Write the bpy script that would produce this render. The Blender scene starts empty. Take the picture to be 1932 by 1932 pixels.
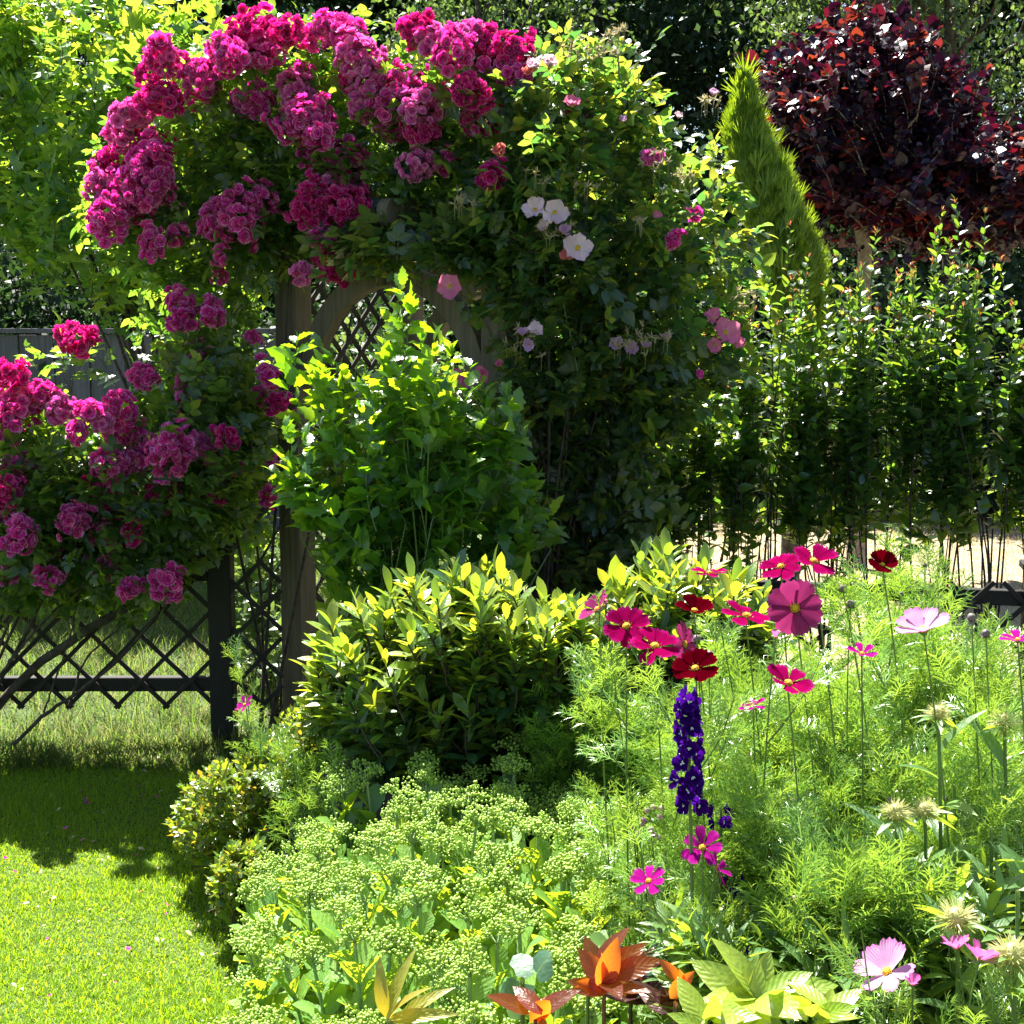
import bpy, math
import numpy as np
from mathutils import Matrix, Vector
rng = np.random.default_rng(7)
PI = math.pi
sc = bpy.context.scene
C = sc.collection
U = rng.uniform

# ------------------------------------------------------------------ camera model
PITCH = math.radians(6.8); FPX = 2654.0; CAMZ = 1.6
cp, sp = math.cos(PITCH), math.sin(PITCH)
def W(px, py, D):
    """photo position (0..1932) at distance D -> world point(s)"""
    px = np.asarray(px, float); py = np.asarray(py, float); D = np.asarray(D, float)
    dx = (px-966)/FPX; dy = -(py-966)/FPX
    Y = cp + dy*sp; Z = -sp + dy*cp
    t = D/Y
    return np.stack(np.broadcast_arrays(dx*t, D, CAMZ + Z*t), -1)
def S(px, D): return px*D/FPX      # pixel length at distance D -> metres
def nrm(v): return v/np.maximum(np.linalg.norm(v, axis=-1, keepdims=True), 1e-9)
def rdir(n): return nrm(rng.normal(size=(n, 3)))
UP = np.array([0, 0, 1.0])

# ------------------------------------------------------------------ materials
def new_mat(name):
    m = bpy.data.materials.new(name); m.use_nodes = True
    nt = m.node_tree; nt.nodes.clear()
    out = nt.nodes.new('ShaderNodeOutputMaterial')
    return m, nt, out
def node(nt, t, **kw):
    n = nt.nodes.new('ShaderNode'+t)
    for k, v in kw.items():
        if k in n.inputs: n.inputs[k].default_value = v
        else: setattr(n, k, v)
    return n
def ramp(nt, fac, stops, interp='LINEAR'):
    r = node(nt, 'ValToRGB'); r.color_ramp.interpolation = interp
    el = r.color_ramp.elements
    while len(el) < len(stops): el.new(0.5)
    for e, (p, c) in zip(el, stops):
        e.position = p; e.color = (*c, 1)
    nt.links.new(fac, r.inputs[0]); return r
def leaf_mat(name, cols, trans, rough=0.4, tmix=0.45, spec=1.0, vein=0.0, edge=None, tip=None, bump=0.15):
    """thin leaf: glossy front plus light let through; colour differs leaf by leaf"""
    m, nt, out = new_mat(name)
    g = node(nt, 'NewGeometry')
    n = len(cols)
    r = ramp(nt, g.outputs['Random Per Island'], [(i/max(n-1, 1), c) for i, c in enumerate(cols)])
    r2 = ramp(nt, g.outputs['Random Per Island'], [(i/max(len(trans)-1, 1), c) for i, c in enumerate(trans)])
    col = r.outputs[0]; tcol = r2.outputs[0]
    uv = node(nt, 'UVMap'); sx = node(nt, 'SeparateXYZ'); nt.links.new(uv.outputs[0], sx.inputs[0])
    if vein:
        a = node(nt, 'Math', operation='ABSOLUTE'); nt.links.new(sx.outputs[0], a.inputs[0])
        mr = node(nt, 'MapRange'); mr.inputs[1].default_value = 0.02; mr.inputs[2].default_value = 0.14
        mr.inputs[3].default_value = vein; mr.inputs[4].default_value = 0; nt.links.new(a.outputs[0], mr.inputs[0])
        mx = node(nt, 'MixRGB'); mx.inputs[2].default_value = (0.35, 0.42, 0.12, 1)
        nt.links.new(mr.outputs[0], mx.inputs[0]); nt.links.new(col, mx.inputs[1]); col = mx.outputs[0]
    sv = None
    if vein:
        ab = node(nt, 'Math', operation='ABSOLUTE'); nt.links.new(sx.outputs[0], ab.inputs[0])
        m1 = node(nt, 'Math', operation='MULTIPLY_ADD'); m1.inputs[1].default_value = -0.28; nt.links.new(ab.outputs[0], m1.inputs[0]); nt.links.new(sx.outputs[1], m1.inputs[2])
        m2 = node(nt, 'Math', operation='MULTIPLY'); m2.inputs[1].default_value = 50.0; nt.links.new(m1.outputs[0], m2.inputs[0])
        sv = node(nt, 'Math', operation='SINE'); nt.links.new(m2.outputs[0], sv.inputs[0])
        q1 = node(nt, 'MapRange'); q1.inputs[1].default_value = -1; q1.inputs[2].default_value = -0.6; q1.inputs[3].default_value = 0.87; q1.inputs[4].default_value = 1.0; nt.links.new(sv.outputs[0], q1.inputs[0])
        vs1 = node(nt, 'VectorMath', operation='SCALE'); nt.links.new(tcol, vs1.inputs[0]); nt.links.new(q1.outputs[0], vs1.inputs['Scale']); tcol = vs1.outputs[0]
    if edge:
        a = node(nt, 'Math', operation='ABSOLUTE'); nt.links.new(sx.outputs[0], a.inputs[0])
        mr = node(nt, 'MapRange'); mr.inputs[1].default_value = 0.75; mr.inputs[2].default_value = 1.0
        nt.links.new(a.outputs[0], mr.inputs[0])
        mx = node(nt, 'MixRGB'); mx.inputs[2].default_value = (*edge, 1)
        nt.links.new(mr.outputs[0], mx.inputs[0]); nt.links.new(col, mx.inputs[1]); col = mx.outputs[0]
    if tip:
        mr = node(nt, 'MapRange'); mr.inputs[1].default_value = 0.3; mr.inputs[2].default_value = 1.0
        nt.links.new(sx.outputs[1], mr.inputs[0])
        mx = node(nt, 'MixRGB'); mx.inputs[2].default_value = (*tip, 1)
        nt.links.new(mr.outputs[0], mx.inputs[0]); nt.links.new(col, mx.inputs[1]); col = mx.outputs[0]
    p = node(nt, 'BsdfPrincipled', Roughness=rough)
    p.inputs['Specular IOR Level'].default_value = spec
    nt.links.new(col, p.inputs['Base Color'])
    if bump:
        tc = node(nt, 'TexCoord'); nz = node(nt, 'TexNoise', Scale=90.0); nt.links.new(tc.outputs['Object'], nz.inputs['Vector'])
        b = node(nt, 'Bump', Strength=bump, Distance=0.01); nt.links.new(nz.outputs[0], b.inputs['Height'])
        if sv:
            b2 = node(nt, 'Bump', Strength=0.2, Distance=0.0012); nt.links.new(sv.outputs[0], b2.inputs['Height']); nt.links.new(b.outputs[0], b2.inputs['Normal']); b = b2
        nt.links.new(b.outputs[0], p.inputs['Normal'])
    t = node(nt, 'BsdfTranslucent'); nt.links.new(tcol, t.inputs[0])
    ms = node(nt, 'MixShader'); ms.inputs[0].default_value = tmix
    nt.links.new(p.outputs[0], ms.inputs[1]); nt.links.new(t.outputs[0], ms.inputs[2])
    nt.links.new(ms.outputs[0], out.inputs[0])
    return m
def petal_mat(name, base, tipc, basec, trans, tmix=0.4, streak=0.35, rough=0.55, var=0.15):
    """petal coloured along its length with fine lengthwise ribs"""
    m, nt, out = new_mat(name)
    uv = node(nt, 'UVMap'); sx = node(nt, 'SeparateXYZ'); nt.links.new(uv.outputs[0], sx.inputs[0])
    r = ramp(nt, sx.outputs[1], [(0.0, basec), (0.3, base), (0.8, base), (1.0, tipc)])
    w = node(nt, 'Math', operation='MULTIPLY'); w.inputs[1].default_value = 22.0; nt.links.new(sx.outputs[0], w.inputs[0])
    s = node(nt, 'Math', operation='SINE'); nt.links.new(w.outputs[0], s.inputs[0])
    mr = node(nt, 'MapRange'); mr.inputs[1].default_value = -1; mr.inputs[2].default_value = 1
    mr.inputs[3].default_value = 1.0-streak; mr.inputs[4].default_value = 1.0; nt.links.new(s.outputs[0], mr.inputs[0])
    g = node(nt, 'NewGeometry')
    mr2 = node(nt, 'MapRange'); mr2.inputs[3].default_value = 1-var; mr2.inputs[4].default_value = 1+var
    nt.links.new(g.outputs['Random Per Island'], mr2.inputs[0])
    mm = node(nt, 'Math', operation='MULTIPLY'); nt.links.new(mr.outputs[0], mm.inputs[0]); nt.links.new(mr2.outputs[0], mm.inputs[1])
    vm = node(nt, 'VectorMath', operation='SCALE'); nt.links.new(r.outputs[0], vm.inputs[0]); nt.links.new(mm.outputs[0], vm.inputs['Scale'])
    p = node(nt, 'BsdfPrincipled', Roughness=rough); nt.links.new(vm.outputs[0], p.inputs['Base Color']); p.inputs['Specular IOR Level'].default_value = 0.0
    b = node(nt, 'Bump', Strength=0.25, Distance=0.002); nt.links.new(s.outputs[0], b.inputs['Height']); nt.links.new(b.outputs[0], p.inputs['Normal'])
    t = node(nt, 'BsdfTranslucent', Color=(*trans, 1))
    ms = node(nt, 'MixShader'); ms.inputs[0].default_value = tmix
    nt.links.new(p.outputs[0], ms.inputs[1]); nt.links.new(t.outputs[0], ms.inputs[2]); nt.links.new(ms.outputs[0], out.inputs[0])
    return m
def wood_mat(name, c1, c2, scale=(60, 60, 3), rough=0.75, bump=0.4):
    m, nt, out = new_mat(name)
    tc = node(nt, 'TexCoord'); mp = node(nt, 'Mapping'); mp.inputs['Scale'].default_value = scale
    nt.links.new(tc.outputs['Object'], mp.inputs[0])
    nz = node(nt, 'TexNoise', Scale=1.0, Detail=6.0, Roughness=0.65); nt.links.new(mp.outputs[0], nz.inputs['Vector'])
    nz2 = node(nt, 'TexNoise', Scale=5.0, Detail=4.0); nt.links.new(tc.outputs['Object'], nz2.inputs['Vector'])
    r = ramp(nt, nz.outputs[0], [(0.32, c1), (0.7, c2)])
    r2 = ramp(nt, nz2.outputs[0], [(0.3, (0.65, 0.7, 0.62)), (0.65, (1, 1, 1))])
    mx = node(nt, 'MixRGB', blend_type='MULTIPLY'); mx.inputs[0].default_value = 1
    nt.links.new(r.outputs[0], mx.inputs[1]); nt.links.new(r2.outputs[0], mx.inputs[2])
    p = node(nt, 'BsdfPrincipled', Roughness=rough); nt.links.new(mx.outputs[0], p.inputs['Base Color'])
    b = node(nt, 'Bump', Strength=bump, Distance=0.004); nt.links.new(nz.outputs[0], b.inputs['Height']); nt.links.new(b.outputs[0], p.inputs['Normal'])
    nt.links.new(p.outputs[0], out.inputs[0]); return m
def plain_mat(name, c1, c2, scale=40, rough=0.6, bump=0.3):
    m, nt, out = new_mat(name)
    tc = node(nt, 'TexCoord'); nz = node(nt, 'TexNoise', Scale=float(scale), Detail=6.0); nt.links.new(tc.outputs['Object'], nz.inputs['Vector'])
    r = ramp(nt, nz.outputs[0], [(0.35, c1), (0.65, c2)])
    p = node(nt, 'BsdfPrincipled', Roughness=rough); nt.links.new(r.outputs[0], p.inputs['Base Color'])
    b = node(nt, 'Bump', Strength=bump, Distance=0.01); nt.links.new(nz.outputs[0], b.inputs['Height']); nt.links.new(b.outputs[0], p.inputs['Normal'])
    nt.links.new(p.outputs[0], out.inputs[0]); return m

M = {}
M['rose_leaf'] = leaf_mat('rose leaf', [(0.012, 0.045, 0.02), (0.022, 0.07, 0.026), (0.035, 0.095, 0.03)], [(0.14, 0.36, 0.03), (0.34, 0.58, 0.04), (0.6, 0.75, 0.05)], rough=0.28, tmix=0.46, vein=0.25)
M['rose_leaf2'] = leaf_mat('bronze green rose leaf', [(0.01, 0.04, 0.024), (0.02, 0.062, 0.03), (0.04, 0.08, 0.024)], [(0.1, 0.3, 0.05), (0.3, 0.52, 0.05), (0.68, 0.68, 0.05)], rough=0.32, tmix=0.46, vein=0.2)
M['maple_leaf'] = leaf_mat('maple leaf', [(0.05, 0.14, 0.05), (0.08, 0.18, 0.06), (0.12, 0.25, 0.05)], [(0.2, 0.45, 0.03), (0.4, 0.62, 0.04), (0.65, 0.75, 0.04)], rough=0.4, tmix=0.5)
M['hib_leaf'] = leaf_mat('bright toothed leaf', [(0.03, 0.1, 0.02), (0.05, 0.15, 0.025), (0.08, 0.2, 0.035)], [(0.2, 0.5, 0.01), (0.4, 0.7, 0.01), (0.6, 0.8, 0.02)], rough=0.3, tmix=0.44, vein=0.25)
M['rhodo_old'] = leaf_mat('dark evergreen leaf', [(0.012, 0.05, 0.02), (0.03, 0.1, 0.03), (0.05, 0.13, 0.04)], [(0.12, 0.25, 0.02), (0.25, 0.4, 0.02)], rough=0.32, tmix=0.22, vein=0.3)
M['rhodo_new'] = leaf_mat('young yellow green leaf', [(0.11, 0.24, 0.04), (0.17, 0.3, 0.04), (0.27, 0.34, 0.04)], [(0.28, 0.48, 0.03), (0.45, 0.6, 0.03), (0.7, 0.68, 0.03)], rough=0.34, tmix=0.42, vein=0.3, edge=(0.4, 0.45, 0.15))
M['azalea'] = leaf_mat('small azalea leaf', [(0.04, 0.1, 0.02), (0.08, 0.17, 0.02), (0.13, 0.22, 0.02), (0.12, 0.15, 0.02)], [(0.25, 0.45, 0.02), (0.45, 0.62, 0.03), (0.5, 0.6, 0.03), (0.55, 0.35, 0.03)], rough=0.35, tmix=0.4)
M['hedge'] = leaf_mat('glossy hedge leaf', [(0.01, 0.045, 0.015), (0.022, 0.075, 0.02), (0.04, 0.12, 0.025)], [(0.12, 0.32, 0.02), (0.28, 0.5, 0.03), (0.5, 0.65, 0.04)], rough=0.3, tmix=0.38)
M['redtip'] = leaf_mat('bronze red shoot tip', [(0.25, 0.05, 0.02), (0.35, 0.12, 0.04)], [(0.8, 0.2, 0.08), (0.75, 0.4, 0.1)], rough=0.4, tmix=0.45)
M['cypress'] = leaf_mat('golden cypress spray', [(0.07, 0.15, 0.008), (0.12, 0.22, 0.01), (0.18, 0.28, 0.012)], [(0.3, 0.5, 0.01), (0.5, 0.65, 0.015)], rough=0.6, tmix=0.4, bump=0)
M['purple'] = leaf_mat('dark purple leaf', [(0.012, 0.008, 0.028), (0.02, 0.01, 0.035), (0.02, 0.008, 0.026), (0.03, 0.01, 0.03), (0.07, 0.014, 0.02)], [(0.02, 0.002, 0.012), (0.04, 0.003, 0.02), (0.05, 0.003, 0.02), (0.3, 0.01, 0.03), (0.7, 0.1, 0.03)], rough=0.4, spec=0.6, tmix=0.2)
M['dark_leaf'] = leaf_mat('dark tree leaf', [(0.008, 0.025, 0.011), (0.014, 0.04, 0.016), (0.025, 0.06, 0.02)], [(0.03, 0.08, 0.015), (0.09, 0.18, 0.03)], spec=0.35, rough=0.55, tmix=0.22, bump=0)
M['birch_leaf'] = leaf_mat('pale birch leaf', [(0.04, 0.08, 0.03), (0.06, 0.11, 0.04), (0.1, 0.15, 0.05)], [(0.12, 0.24, 0.04), (0.3, 0.42, 0.07)], rough=0.4, tmix=0.35, bump=0)
M['cosmos_leaf'] = leaf_mat('feathery leaf', [(0.1, 0.24, 0.03), (0.15, 0.32, 0.05), (0.24, 0.4, 0.06)], [(0.35, 0.6, 0.05), (0.6, 0.8, 0.08)], rough=0.28, tmix=0.3, bump=0)
M['stem_green'] = leaf_mat('green stem', [(0.08, 0.16, 0.03), (0.12, 0.2, 0.04)], [(0.2, 0.3, 0.05), (0.3, 0.4, 0.05)], rough=0.45, tmix=0.12, bump=0)
M['sedum_leaf'] = leaf_mat('fleshy sedum leaf', [(0.11, 0.27, 0.05), (0.15, 0.33, 0.05), (0.22, 0.4, 0.06)], [(0.4, 0.62, 0.02), (0.6, 0.8, 0.03), (0.75, 0.85, 0.04)], rough=0.45, tmix=0.36, vein=0.15)
M['sedum_bud'] = leaf_mat('pale green sedum bud', [(0.28, 0.46, 0.05), (0.37, 0.55, 0.06), (0.45, 0.62, 0.1)], [(0.6, 0.85, 0.08), (0.7, 0.9, 0.14)], rough=0.5, tmix=0.25, bump=0)
M['sedum_stem'] = leaf_mat('pale sedum stem', [(0.22, 0.36, 0.14), (0.28, 0.42, 0.16)], [(0.5, 0.6, 0.2), (0.5, 0.65, 0.2)], rough=0.45, tmix=0.15, bump=0)
M['lance'] = leaf_mat('lance leaf', [(0.06, 0.15, 0.05), (0.1, 0.22, 0.06), (0.15, 0.28, 0.06)], [(0.35, 0.55, 0.03), (0.6, 0.75, 0.05)], rough=0.42, tmix=0.4, vein=0.35)
M['lime'] = leaf_mat('lime leaf', [(0.2, 0.34, 0.03), (0.3, 0.42, 0.05)], [(0.65, 0.8, 0.03), (0.8, 0.85, 0.05)], rough=0.36, tmix=0.42, vein=0.3)
M['orange_leaf'] = leaf_mat('orange red leaf', [(0.2, 0.05, 0.02), (0.15, 0.03, 0.03), (0.26, 0.09, 0.02)], [(1.0, 0.2, 0.01), (0.95, 0.3, 0.02), (1.0, 0.15, 0.01)], rough=0.3, tmix=0.68, vein=0.15)
M['plum_leaf'] = leaf_mat('plum brown leaf', [(0.05, 0.02, 0.035), (0.09, 0.04, 0.04)], [(0.25, 0.05, 0.04), (0.5, 0.2, 0.03)], rough=0.28, tmix=0.25, vein=0.2)
M['blotch'] = leaf_mat('autumn yellow leaf', [(0.25, 0.3, 0.03), (0.3, 0.26, 0.03)], [(0.7, 0.75, 0.03), (0.85, 0.5, 0.02)], rough=0.4, tmix=0.45, vein=0.4)
M['glaucous'] = leaf_mat('blue green leaf', [(0.05, 0.14, 0.08), (0.07, 0.18, 0.1)], [(0.25, 0.5, 0.15), (0.35, 0.6, 0.15)], rough=0.5, tmix=0.3, vein=0.3)
M['silver'] = leaf_mat('silvery dark leaf', [(0.05, 0.1, 0.07), (0.12, 0.17, 0.13)], [(0.1, 0.2, 0.08), (0.2, 0.3, 0.1)], rough=0.25, tmix=0.2, vein=0.3)
M['grass'] = leaf_mat('lawn blade', [(0.09, 0.2, 0.008), (0.14, 0.27, 0.01), (0.22, 0.32, 0.02), (0.12, 0.24, 0.01)], [(0.35, 0.6, 0.01), (0.5, 0.75, 0.01), (0.7, 0.8, 0.02)], rough=0.5, tmix=0.45, spec=.3, bump=0)
M['rough_grass'] = leaf_mat('long grass blade', [(0.03, 0.08, 0.012), (0.06, 0.12, 0.015), (0.1, 0.14, 0.03), (0.24, 0.2, 0.09)], [(0.12, 0.28, 0.03), (0.28, 0.42, 0.05), (0.42, 0.4, 0.13)], rough=0.6, spec=.2, tmix=0.4, bump=0)
M['straw'] = leaf_mat('straw blade', [(0.45, 0.36, 0.2), (0.55, 0.45, 0.26), (0.3, 0.32, 0.12)], [(0.6, 0.5, 0.25), (0.7, 0.6, 0.3)], rough=0.5, tmix=0.35, bump=0)
M['wood'] = wood_mat('weathered timber', (0.1, 0.075, 0.052), (0.21, 0.165, 0.12))
M['orange_wood'] = wood_mat('fresh inner timber', (0.3, 0.13, 0.04), (0.42, 0.2, 0.06))
M['dark_wood'] = wood_mat('black stained timber', (0.002, 0.002, 0.002), (0.01, 0.008, 0.007), rough=0.7)
M['slat'] = wood_mat('brown lattice slat', (0.008, 0.006, 0.005), (0.03, 0.022, 0.018), scale=(20, 20, 20))
M['board'] = wood_mat('grey fence board', (0.085, 0.075, 0.11), (0.17, 0.15, 0.22))
M['bark'] = plain_mat('bark', (0.03, 0.022, 0.016), (0.09, 0.07, 0.055), 30, 0.9, 0.6)
M['pale_bark'] = plain_mat('pale bark', (0.16, 0.12, 0.09), (0.32, 0.26, 0.21), 30, 0.8, 0.5)
M['soil'] = plain_mat('soil', (0.012, 0.009, 0.007), (0.05, 0.035, 0.025), 45, 0.95, 0.8)
M['magenta'] = petal_mat('magenta petal', (0.82, 0.06, 0.47), (0.95, 0.6, 0.82), (0.8, 0.4, 0.5), (0.95, 0.035, 0.4), streak=0.12, var=0.35, tmix=0.52)
M['magenta_deep'] = petal_mat('deep magenta petal', (0.7, 0.02, 0.28), (0.88, 0.3, 0.58), (0.6, 0.2, 0.3), (0.85, 0.012, 0.26), streak=0.12, var=0.35, tmix=0.52)
M['magenta_pale'] = petal_mat('fading pink magenta petal', (0.84, 0.15, 0.55), (0.95, 0.68, 0.86), (0.85, 0.5, 0.55), (0.95, 0.1, 0.5), streak=0.12, var=0.3, tmix=0.52)
M['white_pink'] = petal_mat('blush petal', (0.85, 0.62, 0.72), (0.85, 0.5, 0.66), (0.9, 0.85, 0.8), (0.9, 0.6, 0.7), streak=0.06)
M['pink'] = petal_mat('pink petal', (0.8, 0.22, 0.42), (0.78, 0.14, 0.38), (0.9, 0.7, 0.65), (0.9, 0.25, 0.4), streak=0.06)
M['coral'] = petal_mat('coral petal', (0.85, 0.2, 0.2), (0.85, 0.25, 0.3), (0.9, 0.5, 0.3), (0.9, 0.25, 0.2), streak=0.06)
M['lilac_p'] = petal_mat('lilac petal', (0.62, 0.34, 0.6), (0.68, 0.4, 0.66), (0.7, 0.5, 0.6), (0.7, 0.4, 0.6), streak=0.1)
M['c_crimson'] = petal_mat('crimson pink petal', (0.3, 0.002, 0.08), (0.42, 0.015, 0.19), (0.22, 0.0, 0.03), (0.5, 0.003, 0.13))
M['c_dark'] = petal_mat('dark crimson petal', (0.08, 0.0003, 0.005), (0.13, 0.001, 0.009), (0.04, 0.0, 0.002), (0.2, 0.0, 0.006))
M['c_mauve'] = petal_mat('mauve pink petal', (0.32, 0.035, 0.16), (0.42, 0.08, 0.26), (0.3, 0.005, 0.06), (0.5, 0.04, 0.2), streak=0.45)
M['c_magenta'] = petal_mat('bright magenta petal', (0.42, 0.01, 0.26), (0.52, 0.04, 0.36), (0.4, 0.01, 0.16), (0.6, 0.01, 0.36))
M['c_pale'] = petal_mat('pale lilac pink petal', (0.75, 0.4, 0.7), (0.75, 0.22, 0.6), (0.85, 0.7, 0.85), (0.8, 0.3, 0.7), streak=0.18)
M['c_pinkcup'] = petal_mat('clear pink petal', (0.75, 0.2, 0.55), (0.75, 0.12, 0.5), (0.8, 0.4, 0.6), (0.9, 0.2, 0.6))
M['purple_fl'] = petal_mat('violet petal', (0.035, 0.003, 0.14), (0.09, 0.02, 0.32), (0.03, 0.004, 0.1), (0.07, 0.004, 0.28), streak=0.4, var=.5)
M['yellow'] = plain_mat('yellow centre', (0.75, 0.35, 0.01), (0.9, 0.6, 0.03), 400, 0.7, 0.5)
M['white_eye'] = plain_mat('pale eye', (0.7, 0.68, 0.65), (0.8, 0.78, 0.78), 200, 0.6, 0.1)
M['bud'] = plain_mat('purple green bud', (0.12, 0.14, 0.06), (0.2, 0.1, 0.2), 120, 0.5, 0.2)
M['hip'] = leaf_mat('spent bloom', [(0.25, 0.2, 0.08), (0.35, 0.28, 0.14)], [(0.5, 0.4, 0.2), (0.5, 0.45, 0.2)], rough=0.5, tmix=0.3, bump=0)
M['seedhead'] = leaf_mat('bristly seed head', [(0.4, 0.42, 0.14), (0.5, 0.48, 0.2), (0.35, 0.42, 0.14)], [(0.7, 0.7, 0.3), (0.75, 0.7, 0.3)], rough=0.5, tmix=0.4, bump=0)

# ------------------------------------------------------------------ geometry kit
class Geo:
    def __init__(s): s.V = []; s.L = []; s.T = []; s.UV = []; s.n = 0
    def add(s, V, L, T, UVl):
        s.V.append(V); s.L.append(L + s.n); s.T.append(T); s.UV.append(UVl); s.n += len(V); return s
    def inst(s, tpl, pos, ydir, zdir, size, wid=None):
        V, L, T, UVv = tpl; N = len(pos)
        if N == 0: return s
        size = np.broadcast_to(np.asarray(size, float), (N,))
        Y = nrm(ydir); Z = zdir - (zdir*Y).sum(-1, keepdims=True)*Y
        bad = np.linalg.norm(Z, axis=1) < 1e-4; Z[bad] = np.cross(Y[bad], [1, 0.3, 0.2])
        Z = nrm(Z); X = np.cross(Y, Z)
        wx = size if wid is None else np.broadcast_to(wid, (N,))
        P = (pos[:, None, :] + V[None, :, 0:1]*X[:, None, :]*wx[:, None, None]
             + V[None, :, 1:2]*Y[:, None, :]*size[:, None, None] + V[None, :, 2:3]*Z[:, None, :]*size[:, None, None])
        k = len(V)
        LL = (L[None, :] + (np.arange(N)*k)[:, None]).ravel()
        return s.add(P.reshape(-1, 3), LL, np.tile(T, N), np.tile(UVv[L], (N, 1)))
    def tubes(s, P, R, sides=5):
        P = np.asarray(P, float)
        if P.ndim == 2: P = P[None]
        n, K, _ = P.shape
        R = np.broadcast_to(np.asarray(R, float), (n, K))
        tg = nrm(np.gradient(P, axis=1))
        ref = np.where(np.abs(tg[:, :1, 2:3]) > 0.8, np.array([1.0, 0.1, 0]), np.array([0, 0.1, 1.0]))
        A = nrm(np.cross(tg, np.broadcast_to(ref, tg.shape))); B = np.cross(tg, A)
        th = np.arange(sides)*2*PI/sides
        ring = A[:, :, None]*np.cos(th)[None, None, :, None] + B[:, :, None]*np.sin(th)[None, None, :, None]
        V = (P[:, :, None] + ring*R[:, :, None, None]).reshape(-1, 3)
        base = (np.arange(n)*K*sides)[:, None, None] + (np.arange(K-1)*sides)[None, :, None]
        a = base + np.arange(sides)[None, None, :]; b = base + ((np.arange(sides)+1) % sides)[None, None, :]
        Q = np.stack([a, b, b+sides, a+sides], -1).reshape(-1, 4)
        uvv = np.stack(np.broadcast_arrays((th/PI-1)[None, None, :], np.linspace(0, 1, K)[None, :, None], ), -1)
        uvv = np.broadcast_to(uvv, (n, K, sides, 2)).reshape(-1, 2)
        return s.add(V, Q.ravel(), np.full(len(Q), 4), uvv[Q.ravel()])
    def box(s, c, ax, ay, az, h):
        """box centred c with half sizes h along unit axes, edges slightly bevelled"""
        import itertools
        ax, ay, az = [nrm(np.array(a, float)) for a in (ax, ay, az)]
        b = min(h)*0.12; vs = []; idx = {}
        for sx_ in (-1, 1):
            for sy_ in (-1, 1):
                for sz_ in (-1, 1):
                    for d in range(3):
                        q = [h[0]-b*(d != 0), h[1]-b*(d != 1), h[2]-b*(d != 2)]
                        idx[(sx_, sy_, sz_, d)] = len(vs)
                        vs.append(np.array(c)+ax*q[0]*sx_+ay*q[1]*sy_+az*q[2]*sz_)
        fs = []
        for d in range(3):
            o = [i for i in range(3) if i != d]
            for sg in (-1, 1):
                f = []
                for (u, v) in ((-1, -1), (1, -1), (1, 1), (-1, 1)):
                    k = [0, 0, 0]; k[d] = sg; k[o[0]] = u; k[o[1]] = v; f.append(idx[(*k, d)])
                fs.append(f)
            for (u, v) in ((-1, -1), (1, -1), (1, 1), (-1, 1)):   # edges parallel to d
                k0 = [0, 0, 0]; k0[d] = -1; k0[o[0]] = u; k0[o[1]] = v; k1 = list(k0); k1[d] = 1
                fs.append([idx[(*k0, o[0])], idx[(*k1, o[0])], idx[(*k1, o[1])], idx[(*k0, o[1])]])
        L = [i for f in fs for i in f]; T = [4]*len(fs)
        for k in itertools.product((-1, 1), repeat=3):
            L += [idx[(*k, 0)], idx[(*k, 1)], idx[(*k, 2)]]; T.append(3)
        L = np.array(L); V = np.array(vs)
        return s.add(V, L, np.array(T), np.zeros((len(L), 2)))
    def build(s, name, mat, parent=None, smooth=True):
        V = np.concatenate(s.V); L = np.concatenate(s.L).astype(np.int32); T = np.concatenate(s.T).astype(np.int32); UVl = np.concatenate(s.UV)
        loc = np.array(parent.location) if parent else np.zeros(3)
        p2 = parent
        while p2 is not None and p2.parent is not None:
            p2 = p2.parent; loc = loc + np.array(p2.location)
        me = bpy.data.meshes.new(name)
        me.vertices.add(len(V)); me.vertices.foreach_set('co', (V-loc).astype(np.float32).ravel())
        me.loops.add(len(L)); me.loops.foreach_set('vertex_index', L)
        me.polygons.add(len(T)); me.polygons.foreach_set('loop_start', (np.cumsum(T)-T).astype(np.int32)); me.polygons.foreach_set('loop_total', T)
        me.polygons.foreach_set('use_smooth', np.full(len(T), smooth))
        uv = me.uv_layers.new(name='UVMap'); uv.data.foreach_set('uv', UVl.astype(np.float32).ravel())
        me.materials.append(mat); me.update(calc_edges=True)
        o = bpy.data.objects.new(name, me); C.objects.link(o)
        if parent: o.parent = parent
        return o
def tag(o, label, cat, group=None, kind=None):
    if kind: o['kind'] = kind
    if label: o['label'] = label
    if cat: o['category'] = cat
    if group: o['group'] = group
    return o
def thing(name, label, cat, loc=(0, 0, 0), group=None):
    o = bpy.data.objects.new(name, None); C.objects.link(o); o.location = tuple(float(v) for v in loc)
    o.empty_display_size = 0.1
    return tag(o, label, cat, group)
def dup(root, loc, rz=0, sc_=(1, 1, 1), label=None):
    r = root.copy(); C.objects.link(r); r.location = loc; r.rotation_euler = (0, 0, rz); r.scale = sc_
    if label: r['label'] = label
    for ch in list(root.children):
        c = ch.copy(); C.objects.link(c); c.parent = r
        for g in list(ch.children):
            d = g.copy(); C.objects.link(d); d.parent = c
    return r

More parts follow.
